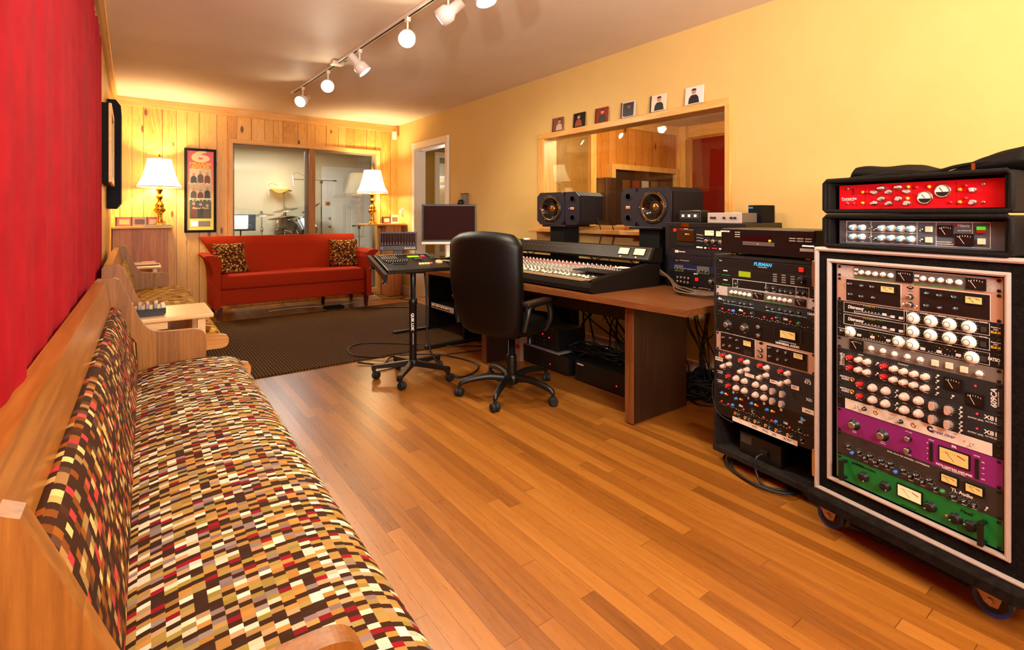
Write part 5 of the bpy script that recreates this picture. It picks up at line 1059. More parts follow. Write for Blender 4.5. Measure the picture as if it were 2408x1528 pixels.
for k in range(NCH):
    y = MY0+.15+(k+.5)*PY; x = MX0+.13+.03*random.random()+(.02 if k % 7 == 3 else 0); inst('fader', fm, t, (x, y, surf(x)+.002))
    x = MX0+.188; inst('small_fader', fm, t, (x+.008*random.random(), y, surf(x)+.002), (0, 0, 0), .6)
MB().box(2.29, 2.43, MY0+.06, MY0+.36, surf(2.43)+.016, surf(2.43)+.024, M_black, bev=.002).obj('black_cover', t)
for k in range(9): MB().lathe([(.007, 0), (.006, .014), (0, .015)], M_greyk, 10).obj('knob', t, (2.44+.03*(k % 3), MY0+.07+.035*(k//3), surf(2.5)+.002))
# meter bridge
b = MB(); br = [(2.585, .862), (2.600, .868), (2.645, .945), (2.72, .945), (2.72, .85), (2.60, .855)]
b.prism(br, 1, MY0-.012, MY1+.02, M_cons); b.prism([(2.66, .82), (2.71, .82), (2.71, .86), (2.66, .86)], 1, MY0+.01, MY0+.05, M_blk2); b.obj('meter_bridge', t)
br0 = Vector((2.598, 0, .867)); br1 = Vector((2.643, 0, .944)); bd = (br1-br0); bl_ = bd.length; ang = math.atan2(bd.x, bd.z)
bridge = lambda y: T(br0.x, y, br0.z) @ RY(ang) @ RZ(R(-90))      # local X = -y (to the right), -Y out of the panel, Z up the panel
b = MB(); mx = bridge(MY1)
L_ = MY1-MY0; M_fl = mat('bridge_lines', '#6a4e34', .5); M_bf = mat('bridge_face', '#1c120b', .4, Specular_IOR_Level=.2)
b.box(0, L_, -.003, .001, .003, bl_-.003, M_bf, mx)
for k in range(33): b.box(.06+k*.042, .0608+k*.042, -.0037, -.003, .008, bl_-.008, M_fl, mx)
b.box(.06, 1.41, -.0037, -.003, bl_*.62, bl_*.62+.0008, M_fl, mx); b.box(.005, L_-.005, -.0037, -.003, bl_-.006, bl_-.0045, M_fl, mx)
for q in (.012, L_-.012): b.box(q-.0008, q+.0008, -.0037, -.003, .004, bl_-.004, M_fl, mx)
b.box(.005, L_-.005, -.0037, -.003, .004, .0055, M_fl, mx); b.obj('bridge_panel', t)
for x in (L_-.265, L_-.135):
    b = MB(); mx = bridge(MY1); b.box(x, x+.092, -.006, -.003, .024, .078, M_blk2, mx, bev=.001); b.box(x+.004, x+.088, -.0068, -.0058, .030, .074, M_meterw, mx); b.obj('vu_meter', t)
    MB().lathe([(.005, 0), (.005, .004), (0, .005)], mat('orange_glow', '#ff9040', .4, 0, '#ff9a50', 2), 10, mx @ T(x+.03, -.003, .013), axis='y').obj('indicator_light', t)
b = MB(); b.lathe([(.03, 0), (.03, .012), (.024, .014), (0, .014)], mat('white_puck', '#e8e0d0', .4), 20, T(2.68, 3.42, .945)); tag(b.obj('adhesive_tape_roll'), 'small white round roll lying on top of the meter bridge', 'tape roll')
# under-bridge patch leads hanging between bridge and face
for k in range(5):
    y = MY0+.1+k*.37; cable([(2.68, y, .86), (2.665, y+.02, .84), (2.655, y+.06, .832), (2.66, y+.10, .85)], .004, M_cb, 'short black patch lead looping under the meter bridge of the console', 'patch leads under the meter bridge', 6)
b = MB(); b.box(2.50, 2.585, MY0+.12, MY0+.21, .812, .814, M_tape, T(0, 0, 0)); tag(b.obj('paper_note'), 'white paper note lying on the console below the right meters', 'paper')
# ---- cable snake from the console along the desk to the racks
for k in range(11):
    a = k/10; o1 = .012*math.sin(k*2.1); o2 = .012*math.cos(k*1.7)
    cable([(2.715, 2.12+.02*a, .82-.04*a), (2.70+o1*.5, 2.03-.01*k*.3, .775-.02*a), (2.66-.05*a+o1, 1.93-.02*a, .722+.006*(k % 3)), (2.62-.14*a, 1.80+o2, .706+.008*(k % 4)), (2.60-.12*a+o1, 1.66, .707+.007*(k % 3)), (2.60-.08*a, 1.53, .708+.008*(k % 4)), (2.68, 1.46+o2*.3, .70), (2.76, 1.455+o2*.2, .60)], .0045, M_cg, 'grey brown cable in the bundle running from the console along the desk to the racks', 'cable bundle on the desk', 7)
# ---- speakers
def speaker(x, y, z, rz, label, flip):
    t = thing('studio_monitor_speaker', label, 'speaker', (x, y, z), rz, 'studio monitor speakers'); w, h, d = .21, .132, .36; c = .034
    M_cab = speckle('speaker_cabinet', '#211d1f', '#282426', 150, .5, .1); M_baf = mat('blue_black_baffle', '#1b1a26', .4)
    oc = lambda w, h, c: [(-w, c-h), (-w+c, -h), (w-c, -h), (w, c-h), (w, h-c), (w-c, h), (-w+c, h), (-w, h-c)]
    MB().prism(oc(w, h, .03), 1, .022, d, M_cab).obj('cabinet', t, (0, 0, h))
    s = 1 if flip else -1; b = MB()
    split = .07
    poly = [(a*(-s), q) for a, q in [(-w, -h+c), (-w+c, -h), (split-c*.9, -h), (split, -h+c), (split, h-c), (split-c*.9, h), (-w+c, h), (-w, h-c)]]
    hx = .072*s
    def edge_at(a):
        dx, dz = math.cos(a), math.sin(a); best = 9
        for (x0_, z0_), (x1_, z1_) in zip(poly, poly[1:]+poly[:1]):
            ex, ez = x1_-x0_, z1_-z0_; den = dx*ez-dz*ex
            if abs(den) < 1e-9: continue
            tt_ = ((x0_-hx)*ez-z0_*ex)/den; uu = ((x0_-hx)*dz-z0_*dx)/den
            if tt_ > 0 and -1e-6 <= uu <= 1+1e-6: best = min(best, tt_)
        return (hx+dx*best, dz*best)
    an = sorted([k*2*math.pi/48 for k in range(48)]+[math.atan2(z_, x_-hx) % (2*math.pi) for x_, z_ in poly]); n_ = len(an); vv = []
    for a_ in an:
        ex, ez = edge_at(a_); rr = .100; vv += [(ex, 0, ez), (hx+rr*math.cos(a_), 0, rr*math.sin(a_)), (hx+rr*math.cos(a_), .028, rr*math.sin(a_)), (ex, .03, ez)]
    b.add(vv, [(4*k+q, 4*((k+1) % n_)+q, 4*((k+1) % n_)+q+1, 4*k+q+1) for k in range(n_) for q in range(3)], M_baf)
    b.add(vv, [(4*k+3, 4*((k+1) % n_)+3, 4*((k+1) % n_), 4*k) for k in range(n_)], M_baf)
    b.prism([(a*(-s), q) for a, q in [(split+.002, -h+c), (split+c*.5, -h), (w-c, -h), (w, -h+c), (w, h-c), (w-c, h), (split+c*.5, h), (split+.002, h-c)]], 1, .004, .03, M_baf); b.obj('baffle', t, (0, 0, h))
    cx = .072*s
    b = MB(); b.lathe([(.112, 0), (.112, .006), (.104, .009), (.098, .007)], M_black, 40, T(cx, 0, h), axis='y', cap=False)
    for k in range(6): b.lathe([(.004, 0), (.003, .002), (0, .002)], M_brass, 8, T(cx+.105*math.cos(k*1.047), -.009, h+.105*math.sin(k*1.047)), axis='y')
    drv = b.obj('driver_frame', t)
    MB().lathe([(.099, .004), (.099, .009), (.093, .012), (.086, .006)], mat('bronze_surround', '#6a4a24', .25, .6), 40, axis='y', cap=False).obj('surround', drv, (cx, 0, h))
    MB().lathe([(.088, .007), (.07, -.008), (.045, -.022), (.028, -.03)], mat('glossy_cone', '#140a06', .08), 40, axis='y', cap=False).obj('cone', drv, (cx, 0, h))
    MB().lathe([(.029, -.03), (.026, -.018), (.012, -.02), (0, -.014)], mat('bronze_dome', '#c08038', .15, .9), 24, axis='y', cap=False).obj('tweeter', drv, (cx, 0, h))
    MB().lathe([(.112, -.001), (.112, .001)], M_black, 32, axis='y').obj('driver_back', t, (cx, .002, h)) if False else None
    for q in (-.075, .075):
        MB().lathe([(.026, -.004), (.026, .003), (.020, .001), (.018, -.004), (.018, .0005)], M_black, 24, axis='y', cap=False).obj('port', t, (-.145*s, 0.002, h+q)); MB().lathe([(.0185, 0), (0.0001, 0)], mat('void_black', '#020202', 1, Specular_IOR_Level=0), 20, axis='y', cap=False).obj('port_hole', t, (-.145*s, -.0005, h+q))
    MB().box(-.018, .018, -.0045, -.001, -.010, .010, mat('orange_badge', '#c07848', .4)).obj('badge', t, (-.145*s, 0.004, h)); text(t, 'TANNOY', (-.145*s, -.001, h+.004), .0085, M_print, bold=.0002)
    if not flip: MB().lathe([(.003, 0), (.002, .003), (0, .003)], M_ledb, 8, axis='y').obj('indicator_light', t, (-.112*s*1, 0.002, h))
    return t
# the driver opening is cut visually by a recessed cone: baffle hole
def stand_(x, y, label):
    t = thing('speaker_stand', label, 'speaker stand', (x, y, 0), R(-90), 'speaker stands behind the console'); MB().box(-.085, .085, .02, .19, .015, 1.055, M_blk2, bev=.004).obj('column', t); MB().box(-.15, .15, -.05, .26, 0, .018, M_blackm, bev=.003).obj('base_plate', t); MB().box(-.14, .14, -.02, .26, 1.055, 1.0715, M_blackm, bev=.003).obj('top_plate', t); return t
speaker(2.79, 3.16, 1.073, R(-78), 'dark octagonal studio speaker nearer the doorway, with its cone on the left', False); speaker(2.80, 2.283, 1.073, R(-90), 'dark octagonal studio speaker nearer the racks, with its cone on the right', True)
stand_(2.80, 3.20, 'black column stand under the speaker nearer the doorway'); stand_(2.80, 2.26, 'black column stand under the speaker nearer the racks')
for k, y in enumerate((3.0, 2.86)): cable([(3.08, y, 1.13), (3.11, y-.02, 1.0), (3.1, y+.02, .8), (3.12, y, .55), (3.05, y+.05, .3)], .004, M_cb, 'black speaker lead hanging down the wall behind the speaker nearer the doorway', 'speaker leads')
# ---- disc cases on the window frame
cs = ((3.60, '#7a4a3c', '#c9a890', 'brown compact disc case at the far left end of the row on the window frame', 2, '#3a2018'), (3.315, '#1c1210', '#8a3a20', 'black compact disc case with a small red figure, second from left on the window frame', 3, '#2a1814'),
      (3.045, '#8a2c18', '#1a1010', 'rust red compact disc case with a face, third from the left on the window frame', 1, '#2a1410'), (2.757, '#c8bfc0', '#1c1412', 'dark portrait disc case with white border, fourth from left on the window frame', 1, '#201412'),
      (2.466, '#dccfb4', '#14100e', 'cream compact disc case with a black dressed figure, second from right on window frame', 1, '#2a2018'), (2.155, '#ded8d0', '#201c20', 'white compact disc case with a seated figure, rightmost on the window frame', 3, '#d8d0c8'))
for y, cv, ac, lb, fg, sp in cs:
    t = disc_case((3.174, y, 1.9315), (R(-5), 0, R(-90)), .142, .125, cv, ac, lb, 'disc cases on the window frame', fg, spine=sp)
    if y < 2.8 and y > 2.7: MB().box(-.05, .06, -.0009, 0, .01, .115, mat('cd_dark_inner', '#2a1815', .4)).obj('cover_ground', t)
# ---- amplifiers and boxes under the desk
t = thing('power_amplifier', 'black power amplifier under the desk beside the red lit box, left of the pair', 'amplifier', (2.50, 3.30, 0), R(-90), 'power amplifiers under the desk'); MB().box(0, .60, 0, .12+.25, .012, .135, M_blk2, bev=.003).obj('case', t); MB().box(0, .60, -.012, 0, .012, .135, M_black, bev=.002).obj('front_panel', t); MB().box(.02, .07, -.0135, -.012, .11, .12, M_print).obj('badge', t); MB().lathe([(.004, 0), (.003, .003), (0, .003)], M_led, 10, axis='y').obj('indicator_light', t, (.40, -.012, .05))
for x in (.03, .57): MB().box(x-.015, x+.015, .02, .05, 0, .012, M_rubber).obj('foot', t)
t = thing('power_amplifier', 'black power amplifier under the desk against the right leg panel', 'amplifier', (2.50, 2.63, 0), R(-90), 'power amplifiers under the desk'); MB().box(0, .48, 0, .12+.25, .012, .14, M_blk2, bev=.003).obj('case', t); MB().box(0, .48, -.012, 0, .012, .14, M_black, bev=.002).obj('front_panel', t); MB().box(.02, .08, -.0135, -.012, .118, .127, M_print).obj('badge', t); MB().lathe([(.004, 0), (.003, .003), (0, .003)], M_led, 10, axis='y').obj('indicator_light', t, (.38, -.012, .06))
for x in (.03, .45): MB().box(x-.015, x+.015, .02, .05, 0, .012, M_rubber).obj('foot', t)
t = thing('preamp_frame', 'black box with glowing red lights on a pale edged board under the desk', 'equipment box', (2.53, 3.17, .1355), R(-90)); MB().box(-.02, .36, -.04, .25, 0, .010, mat('pale_board', '#8a8078', .4)).obj('board', t); MB().box(0, .33, -.02, .24, .010, .165, M_black, bev=.003).obj('case', t)
for k in range(4):
    for q in range(4): MB().lathe([(.008, 0), (.006, .008), (0, .008)], M_blackm, 10, axis='y').obj('knob', t, (.04+k*.045, -.02, .04+q*.03))
for x, z in ((.03, .15), (.115, .148), (.07, .128), (.16, .125), (.235, .11)): MB().lathe([(.005, 0), (.004, .003), (0, .003)], M_led, 10, axis='y').obj('indicator_light', t, (x, -.0205, z-.01))
t = thing('cardboard_box', 'small pale box with red print standing on the floor beside the left amplifier', 'box', (2.45, 3.245, 0), R(-80)); MB().box(-.03, .03, 0, .2, 0, .24, mat('pale_box', '#a07a64', .7), bev=.002).obj('carton', t)
MB().box(-.022, .018, -.001, 0, .10, .13, M_red).obj('print', t)
random.seed(3)
for k in range(20):
    x0 = 2.70+.35*random.random(); y0 = 2.15+.95*random.random(); y1 = y0+random.uniform(-.35, .35); xx = 2.85+.25*random.random()
    cable([(x0, y0, .66), (x0+.03, y0+.03, .5), ((x0+xx)/2, (y0+y1)/2+.05, .3+.1*random.random()), (xx, y1, .12), (xx-.03, y1+.05, .06+.02*random.random())], random.choice((.004, .006, .008)), M_cb, 'black cable drooping from the console to the floor under the desk', 'cables under the desk', 7)
for k in range(11):
    x0 = 2.88+.22*random.random(); y0 = 1.80+.26*random.random(); 
    cable([(x0, y0, .66), (x0+.02, y0+.04, .45), (2.90+.12*random.random(), 1.86+.12*random.random(), .25), (2.86+.2*random.random(), 1.82+.2*random.random(), .02+.05*random.random())], random.choice((.004, .005)), M_cb, 'black cable hanging from the desk to the tangle between the desk leg and the racks', 'cables right of the desk leg', 7)
def tangle(cx, cy, rx, ry, hz, n, label, z0=.006):
    b = MB()
    for k in range(n):
        pts = []; a0 = random.random()*6; 
        for q in range(9):
            a = a0+q*.8; rr = random.uniform(.35, 1); pts.append((cx+rx*rr*math.cos(a), cy+ry*rr*math.sin(a), z0+hz*random.random()*(1-.5*rr)))
        b.tube(spline(pts, 5), random.choice((.004, .006)), M_cb, 6)
    tag(b.obj('cable_tangle'), label, 'cables', None, 'stuff')
tangle(2.93, 1.90, .20, .17, .20, 30, 'heap of tangled black cables on the floor between the desk leg and the racks'); tangle(2.98, 2.75, .16, .55, .10, 16, 'heap of black cables on the floor along the wall under the desk'); tangle(2.68, 2.62, .12, .32, .10, 14, 'tangle of black cables lying on top of the amplifiers under the desk', .145)
tag(MB().box(2.76, 2.95, 2.2, 2.32, 0, .07, M_black, bev=.005).obj('junction_box'), 'small black box on the floor behind the right amplifier', 'box')

# ------------------------------------------------------------------ computer desk and monitor
t = thing('computer_desk', 'small black computer desk with splayed feet behind the office chair', 'desk', (0, 0, 0))
for y in (4.66, 3.99): MB().box(2.40, 2.86, y-.015, y+.015, .03, .68, M_blk2, bev=.003).obj('side_panel', t); MB().box(2.02, 2.90, y-.022, y+.022, 0, .035, M_black, bev=.008).obj('foot', t)
MB().box(2.22, 2.92, 3.94, 4.71, .68, .70, mat('cherry_top', '#5e2612', .4), bev=.004).obj('desktop', t); MB().box(2.42, 2.85, 4.01, 4.64, .215, .235, M_blk2).obj('lower_shelf', t); MB().box(2.35, 2.39, 4.02, 4.63, .60, .68, M_blk2).obj('front_rail', t)
t = thing('rack_preamp', 'small silver knobbed rack unit tilted on the lower shelf of the computer desk', 'audio processor', (2.40, 4.60, .237), R(-90)); MB().box(0, .44, -.004, 0, 0, .05, M_alu, bev=.001).obj('faceplate', t); MB().box(.01, .43, 0, .18, .002, .048, M_blk2).obj('case', t)
for k in range(8): MB().lathe([(.012, 0), (.010, .014), (0, .015)], M_brass if k % 2 else M_steel, 14, axis='y').obj('knob', t, (.04+k*.045, -.004, .025))
t = thing('power_unit', 'black box with a single red light on the lower shelf of the computer desk', 'equipment box', (2.40, 4.12, .237), R(-90)); MB().box(0, .11, 0, .2, 0, .085, M_black, bev=.003).obj('case', t); MB().lathe([(.004, 0), (.003, .003), (0, .003)], M_led, 10, axis='y').obj('indicator_light', t, (.03, 0, .05))
t = thing('computer_monitor', 'large flat computer monitor with a dark blank screen on a white foot', 'monitor', (2.47, 4.37, .70), R(-29)-YAW*0)
t.rotation_euler = (0, 0, R(-30)); 
b = MB(); mx = T(0, 0, .555) @ RX(R(-3)) @ T(0, 0, -.0)
b.box(-.262, .262, -.012, .022, -.36, .0, M_black, mx, bev=.004); b.obj('bezel', t); MB().box(-.246, .246, -.0135, -.011, -.342, -.016, M_screen, mx).obj('screen', t); MB().box(-.262, .262, -.014, .02, -.385, -.36, mat('silver_bezel', '#d8ccb8', .3), mx, bev=.003).obj('lower_bezel', t)
MB().box(-.03, .03, .012, .03, .01, .22, M_white, bev=.004).obj('neck', t); MB().lathe([(.12, 0), (.12, .008), (.10, .014), (0, .016)], M_white, 30).obj('base', t)
# ---- rolling stand with recorder remote
BX, BY = 1.605, 3.36
t = thing('rolling_stand', 'black rolling tray stand on five casters holding the recorder remote', 'stand', (BX, BY, 0))
b = MB(); b.lathe([(.026, .10), (.026, .52), (.030, .525), (.030, .56), (.022, .562), (.020, .78)], M_blackm, 24); b.obj('pole', t); MB().lathe([(.035, .085), (.04, .10), (.034, .125), (.027, .13)], M_black, 24).obj('hub', t)
text(t, 'QUIK LOK', (-.016, -.0255, .40), .026, M_print, rot=(R(90), R(90), R(-33)), bold=.0012); text(t, 'keyboard stands', (-.010, -.0262, .28), .012, M_print, rot=(R(90), R(90), R(-33)))
for q in (151, 226, 306, 22, 92):
    a = R(q); mx = RZ(a)
    b = MB(); b.prism([(.02, .085), (.02, .125), (.24, .100), (.275, .098), (.285, .085), (.28, .058), (.262, .058), (.25, .075)], 1, -.016, .016, M_black, mx); lg = b.obj('leg', t)
    c = b = MB(); px, py = .268*math.cos(a), .268*math.sin(a); 
    b.lathe([(.024, -.020), (.027, -.014), (.027, -.004), (.018, -.002), (.018, .002), (.027, .004), (.027, .014), (.024, .020)], M_rubber, 22, T(px+.012, py-.008, .0275) @ RZ(a+1.1), axis='y'); b.lathe([(.010, .03), (.010, .075)], M_black, 10, T(px, py, 0)); b.obj('caster', lg)
MB().box(-.07, .07, -.05, .05, .74, .79, M_black, bev=.01).obj('tilt_clamp', t); MB().lathe([(.02, 0), (.018, .03), (0, .03)], M_black, 14, T(.03, -.05, .76), axis='y').obj('clamp_knob', t)
TR = T(BX-.005, BY+.01, .815) @ RZ(R(-5)) @ RX(R(14))
b = MB(); b.box(-.22, .24, -.16, .17, -.02, -.005, M_black, TR, bev=.003)
b.prism([(-.21, -.045), (.20, -.025), (.20, .0), (-.21, -.0)], 0, -.262, -.238, M_black, TR); b.obj('tray', t).matrix_parent_inverse = Matrix.Identity(4)
t.children[-1].location = (-BX, -BY, 0) if False else (0, 0, 0)
# tray geometry above was laid out in room coordinates: bring it into the stand's own frame
for o in bpy.data.objects:
    if o.name.startswith('tray') and o.parent and o.parent.name.startswith('rolling_stand'): o.location = (-BX, -BY, 0)
for x, y in ((-.25, -.19), (-.25, .10)):
    p = TR @ Vector((x, y, -.05)); b = MB(); b.lathe([(.022, -.02), (.02, -.01), (.008, -.008), (.008, .02)], M_black, 14, T(p.x, p.y, p.z)); b.obj('wing_knob', t, (-BX, -BY, 0))
t = thing('recorder_remote', 'black recorder remote with rows of small keys and a green display, on the rolling stand', 'remote controller', (0, 0, 0))
t.matrix_world = TR; TRL = TR.copy(); t.location = TR.to_translation(); t.rotation_euler = TR.to_euler()
MB().box(-.225, .225, -.165, .165, -.004, .012, mat('remote_case', '#1d1712', .4), bev=.004).obj('case', t)
kb = MB(); kb.box(-.0058, .0058, -.005, .005, 0, .008, M_black, bev=.0012); kb.box(-.0038, .0038, -.0030, .0030, .008, .0085, mat('key_legend', '#d8c8ae', .5)); km = kb.mesh('key')
pos = []
for r_ in range(2): pos += [(-.195+k*.0155, .135-r_*.016) for k in range(24)]
for r_ in range(4): pos += [(-.195+k*.0165, .095-r_*.019) for k in range(8)]
for r_ in range(3): pos += [(.155+k*.0155, .075-r_*.017) for k in range(3)]
pos = pos[:48] + [(-.195+k*.0165, .095-r_*.018) for r_ in range(4) for k in range(7)]
pos = [pos[i] for i in range(len(pos))]
for x, y in pos[::2][:24]+pos[1::2][:24]+pos[48:76]: inst('key', km, t, (x, y, .012))
kk = MB()
for r_ in range(3):
    for k in range(11-r_): kk.box(-.195+.008*r_+k*.0165-.0058, -.195+.008*r_+k*.0165+.0058, .012-r_*.018-.005, .012-r_*.018+.005, .012, .020, M_black); kk.box(-.195+.008*r_+k*.0165-.003, -.195+.008*r_+k*.0165+.003, .012-r_*.018-.002, .012-r_*.018+.002, .020, .0205, mat('key_legend'))
for r_ in range(4):
    for k in range(4): kk.box(.03+.0155*k-.005, .03+.0155*k+.005, .055-r_*.017-.0045, .055-r_*.017+.0045, .012, .020, M_black); kk.box(.03+.0155*k-.0028, .03+.0155*k+.0028, .055-r_*.017-.002, .055-r_*.017+.002, .020, .0205, mat('key_legend'))
for r_ in range(6):
    for k in range(4): kk.box(.155+.0155*k-.005, .155+.0155*k+.005, .100-r_*.017-.0045, .100-r_*.017+.0045, .012, .020, M_black); kk.box(.155+.0155*k-.0028, .155+.0155*k+.0028, .100-r_*.017-.002, .100-r_*.017+.002, .020, .0205, mat('key_legend'))
o = kk.obj('key', t); o['kind'] = 'stuff'
MB().box(-.16, -.06, -.065, -.045, .012, .018, M_black, bev=.002).obj('space_key', t)
MB().box(.0, .085, .082, .105, .012, .015, mat('lime_display', '#90d010', .4, 0, '#98e018', 1.2)).obj('display', t); MB().box(.098, .13, .080, .106, .012, .015, mat('pink_display', '#d01050', .4, 0, '#ff1860', 1.4)).obj('display', t); text(t, '01', (.114, .093, .0155), .02, M_print, rot=(0, 0, 0))
for k in range(5): MB().box(.025+k*.021, .040+k*.021, -.085, -.070, .012, .020, mat('lit_key_amber', '#f0d890', .4, 0, '#ffe090', .6) if k < 4 else mat('lit_key_rose', '#e08060', .4), bev=.001).obj('lit_key', t)
MB().lathe([(.026, 0), (.024, .010), (.018, .010), (0, .006)], mat('jog_cream', '#e8cf9a', .35), 26).obj('jog_wheel', t, (.185, -.055, .012))
text(t, 'iZ', (-.20, -.145, .0123), .02, mat('iz_violet', '#7a4ab0', .4), rot=(0, 0, 0))
t = thing('meter_display', 'black upright meter panel with the word RADAR behind the recorder remote', 'display', (1.575, 3.545, .862), R(-24))
MB().box(-.135, .135, -.008, .012, .03, .165, mat('meter_case', '#1f1a16', .4), bev=.003).obj('case', t); MB().box(-.03, .03, 0, .012, 0, .04, M_black).obj('bracket', t); MB().box(-.125, .125, -.0092, -.008, .065, .155, mat('meter_window', '#130e0b', .15)).obj('window', t)
b = MB()
for k in range(12):
    x = -.112+k*.0204; b.box(x-.0004, x+.0004, -.0098, -.0092, .075, .15, mat('faint_line', '#5a4a3a', .6)); b.box(x-.0012, x+.0012, -.0098, -.0092, .084, .088, M_print)
    for q in (-1, 1): b.box(x+q*.004-.001, x+q*.004+.001, -.0098, -.0092, .074, .077, M_print)
b.obj('meter_print', t); text(t, 'RADAR', (.085, -.0085, .045), .02, M_print, sx=1.2); text(t, 'iZ', (-.115, -.0085, .046), .022, mat('iz_violet'), bold=.0006)
# cables of the stand
def cab2(pts, lb, r=.005, g='cables of the rolling stand'): cable(pts, r, M_cb, lb, g, 9)
cab2([(1.69, 3.36, .79), (1.70, 3.34, .6), (1.70, 3.33, .35), (1.715, 3.30, .18), (1.78, 3.25, .06), (1.86, 3.15, .008), (2.03, 3.2, .006), (2.14, 3.36, .006), (2.10, 3.6, .008), (1.98, 3.75, .02), (1.70, 3.9, .018), (1.55, 3.78, .006), (1.4, 3.9, .017)], 'black cable falling from the rolling stand and looping over the wood floor', .007)
cab2([(1.62, 3.90, .019), (1.45, 4.1, .018), (1.48, 4.35, .018), (1.65, 4.45, .018), (1.9, 4.25, .018), (2.3, 3.9, .008), (2.6, 3.7, .008)], 'black cable curling across the rug behind the rolling stand')
cab2([(1.45, 3.62, .006), (1.7, 3.66, .006), (1.95, 3.74, .006), (2.25, 3.70, .006), (2.7, 3.6, .006)], 'black cable along the front edge of the rug beside the rolling stand', .004)
cab2([(2.0, 6.2, .017), (2.35, 6.10, .018), (2.7, 5.9, .017), (2.95, 5.7, .008)], 'dark cable crossing the far corner of the rug', .006, 'dark floor cables')
cab2([(2.75, 6.7, .006), (2.95, 6.62, .006), (3.08, 6.7, .006), (2.95, 6.55, .006), (3.12, 6.45, .006)], 'small dark cable coil at the foot of the right pedestal', .005, 'dark floor cables')

# ------------------------------------------------------------------ office chair
CXX, CYY = 1.98, 2.69
t = thing('office_chair', 'black leather office chair seen from behind, drawn up to the console', 'chair', (CXX, CYY, 0), R(20))
b = MB(); b.lathe([(.033, .10), (.033, .24), (.030, .25), (.022, .252), (.022, .38), (.0, .38)], M_blackm, 22); b.obj('gas_column', t); MB().lathe([(.0, .055), (.035, .06), (.055, .075), (.058, .115), (.04, .13), (.034, .135)], M_black, 24).obj('hub', t)
for q in (154, 217, 282, 8, 80):
    a = R(q-20); mx = RZ(a)
    pts = [(.04, 0, .10), (.14, 0, .115), (.25, 0, .105), (.318, 0, .088), (.335, 0, .07)]
    b = MB(); b.tube(spline(pts, 5), [.026-.0006*i for i in range(21)], M_black, 12, mx); lg = b.obj('leg', t)
    px, py = .338*math.cos(a), .338*math.sin(a); b = MB()
    b.lathe([(.022, -.026), (.0265, -.02), (.0265, -.004), (.014, -.003), (.014, .003), (.0265, .004), (.0265, .02), (.022, .026)], M_rubber, 24, T(px, py, .027) @ RZ(a+.9), axis='y'); b.lathe([(.010, .03), (.010, .07)], M_black, 10, T(px, py, 0)); b.obj('caster', lg)
MB().box(-.10, .14, -.10, .10, .375, .41, M_blackm, bev=.008).obj('seat_plate', t); MB().lathe([(.014, 0), (.014, .05), (.0, .052)], M_black, 12, T(-.02, -.15, .34) @ RX(0)).obj('tension_knob', t)
b = MB(); N = 14
def seat(u, v):
    a, c = u*2-1, v*2-1; e = (1-abs(a)**5)*(1-abs(c)**5); return (.03+a*.245, c*.25, .46+.055*e**.5)
b.grid(seat, N, N, M_leather); b.grid(lambda u, v: (seat(u, v)[0], seat(u, v)[1], .46-.05*((1-abs(u*2-1)**8)*(1-abs(v*2-1)**8))**.5), N, N, M_leather); b.obj('seat', t)
# back: padded shell, taller than wide, rounded top, curved back
def backsec(u):
    z = .42+.635*u; w = .200+.062*math.sin(math.pi*min(1, .5*min(1, u*1.5)+.05)); 
    if u > .88: w *= math.sqrt(max(0.0, 1-((u-.88)/.12)**2*.40))
    if u < .12: w *= .86+.14*u/.12
    x = -.235-.055*u-.035*math.sin(u*math.pi*.9); return z, w, x
b = MB(); secs = []; NS = 22; NR = 32
for k in range(NS+1):
    u = k/NS; z, w, x = backsec(u); th = .055*(1 if .06 < u < .93 else math.sqrt(max(.02, 1-((abs(u-.5)-.43)/.07)**2))); ring = []
    for j in range(NR):
        a = 2*math.pi*j/NR; c_, s_ = math.cos(a), math.sin(a)
        yy = w*math.copysign(abs(c_)**.45, c_); xx = th*math.copysign(abs(s_)**.7, s_)
        bow = .045*(1-(yy/w)**2) if w else 0
        ring.append((x+xx-bow*.8+.02, yy, z-(0.02*(yy/w)**2 if u > .9 else 0)))
    secs.append(ring)
vv = [p for r_ in secs for p in r_]; ff = [(k*NR+j, k*NR+(j+1) % NR, (k+1)*NR+(j+1) % NR, (k+1)*NR+j) for k in range(NS) for j in range(NR)]
b.add(vv, ff, M_leather, None, True); b.add(secs[0], [tuple(range(NR))], M_leather); b.add(secs[-1], [tuple(range(NR))], M_leather, None, True); b.obj('backrest', t)
for s_ in (-1, 1):
    b = MB(); y = s_*.265; cr = spline([(-.235, y*.93, .47), (-.225, y, .56), (-.21, y, .600), (-.17, y, .615), (-.05, y, .618), (.0, y, .612), (.03, y, .58), (.04, y, .50), (.04, y*.85, .43)], 6)
    b.tube(cr, .017, M_black, 10); b.obj('arm_frame', t); MB().box(-.255, .02, y-.028, y+.028, .618, .645, mat('armrest_pad', '#241812', .3), bev=.010).obj('armrest', t)

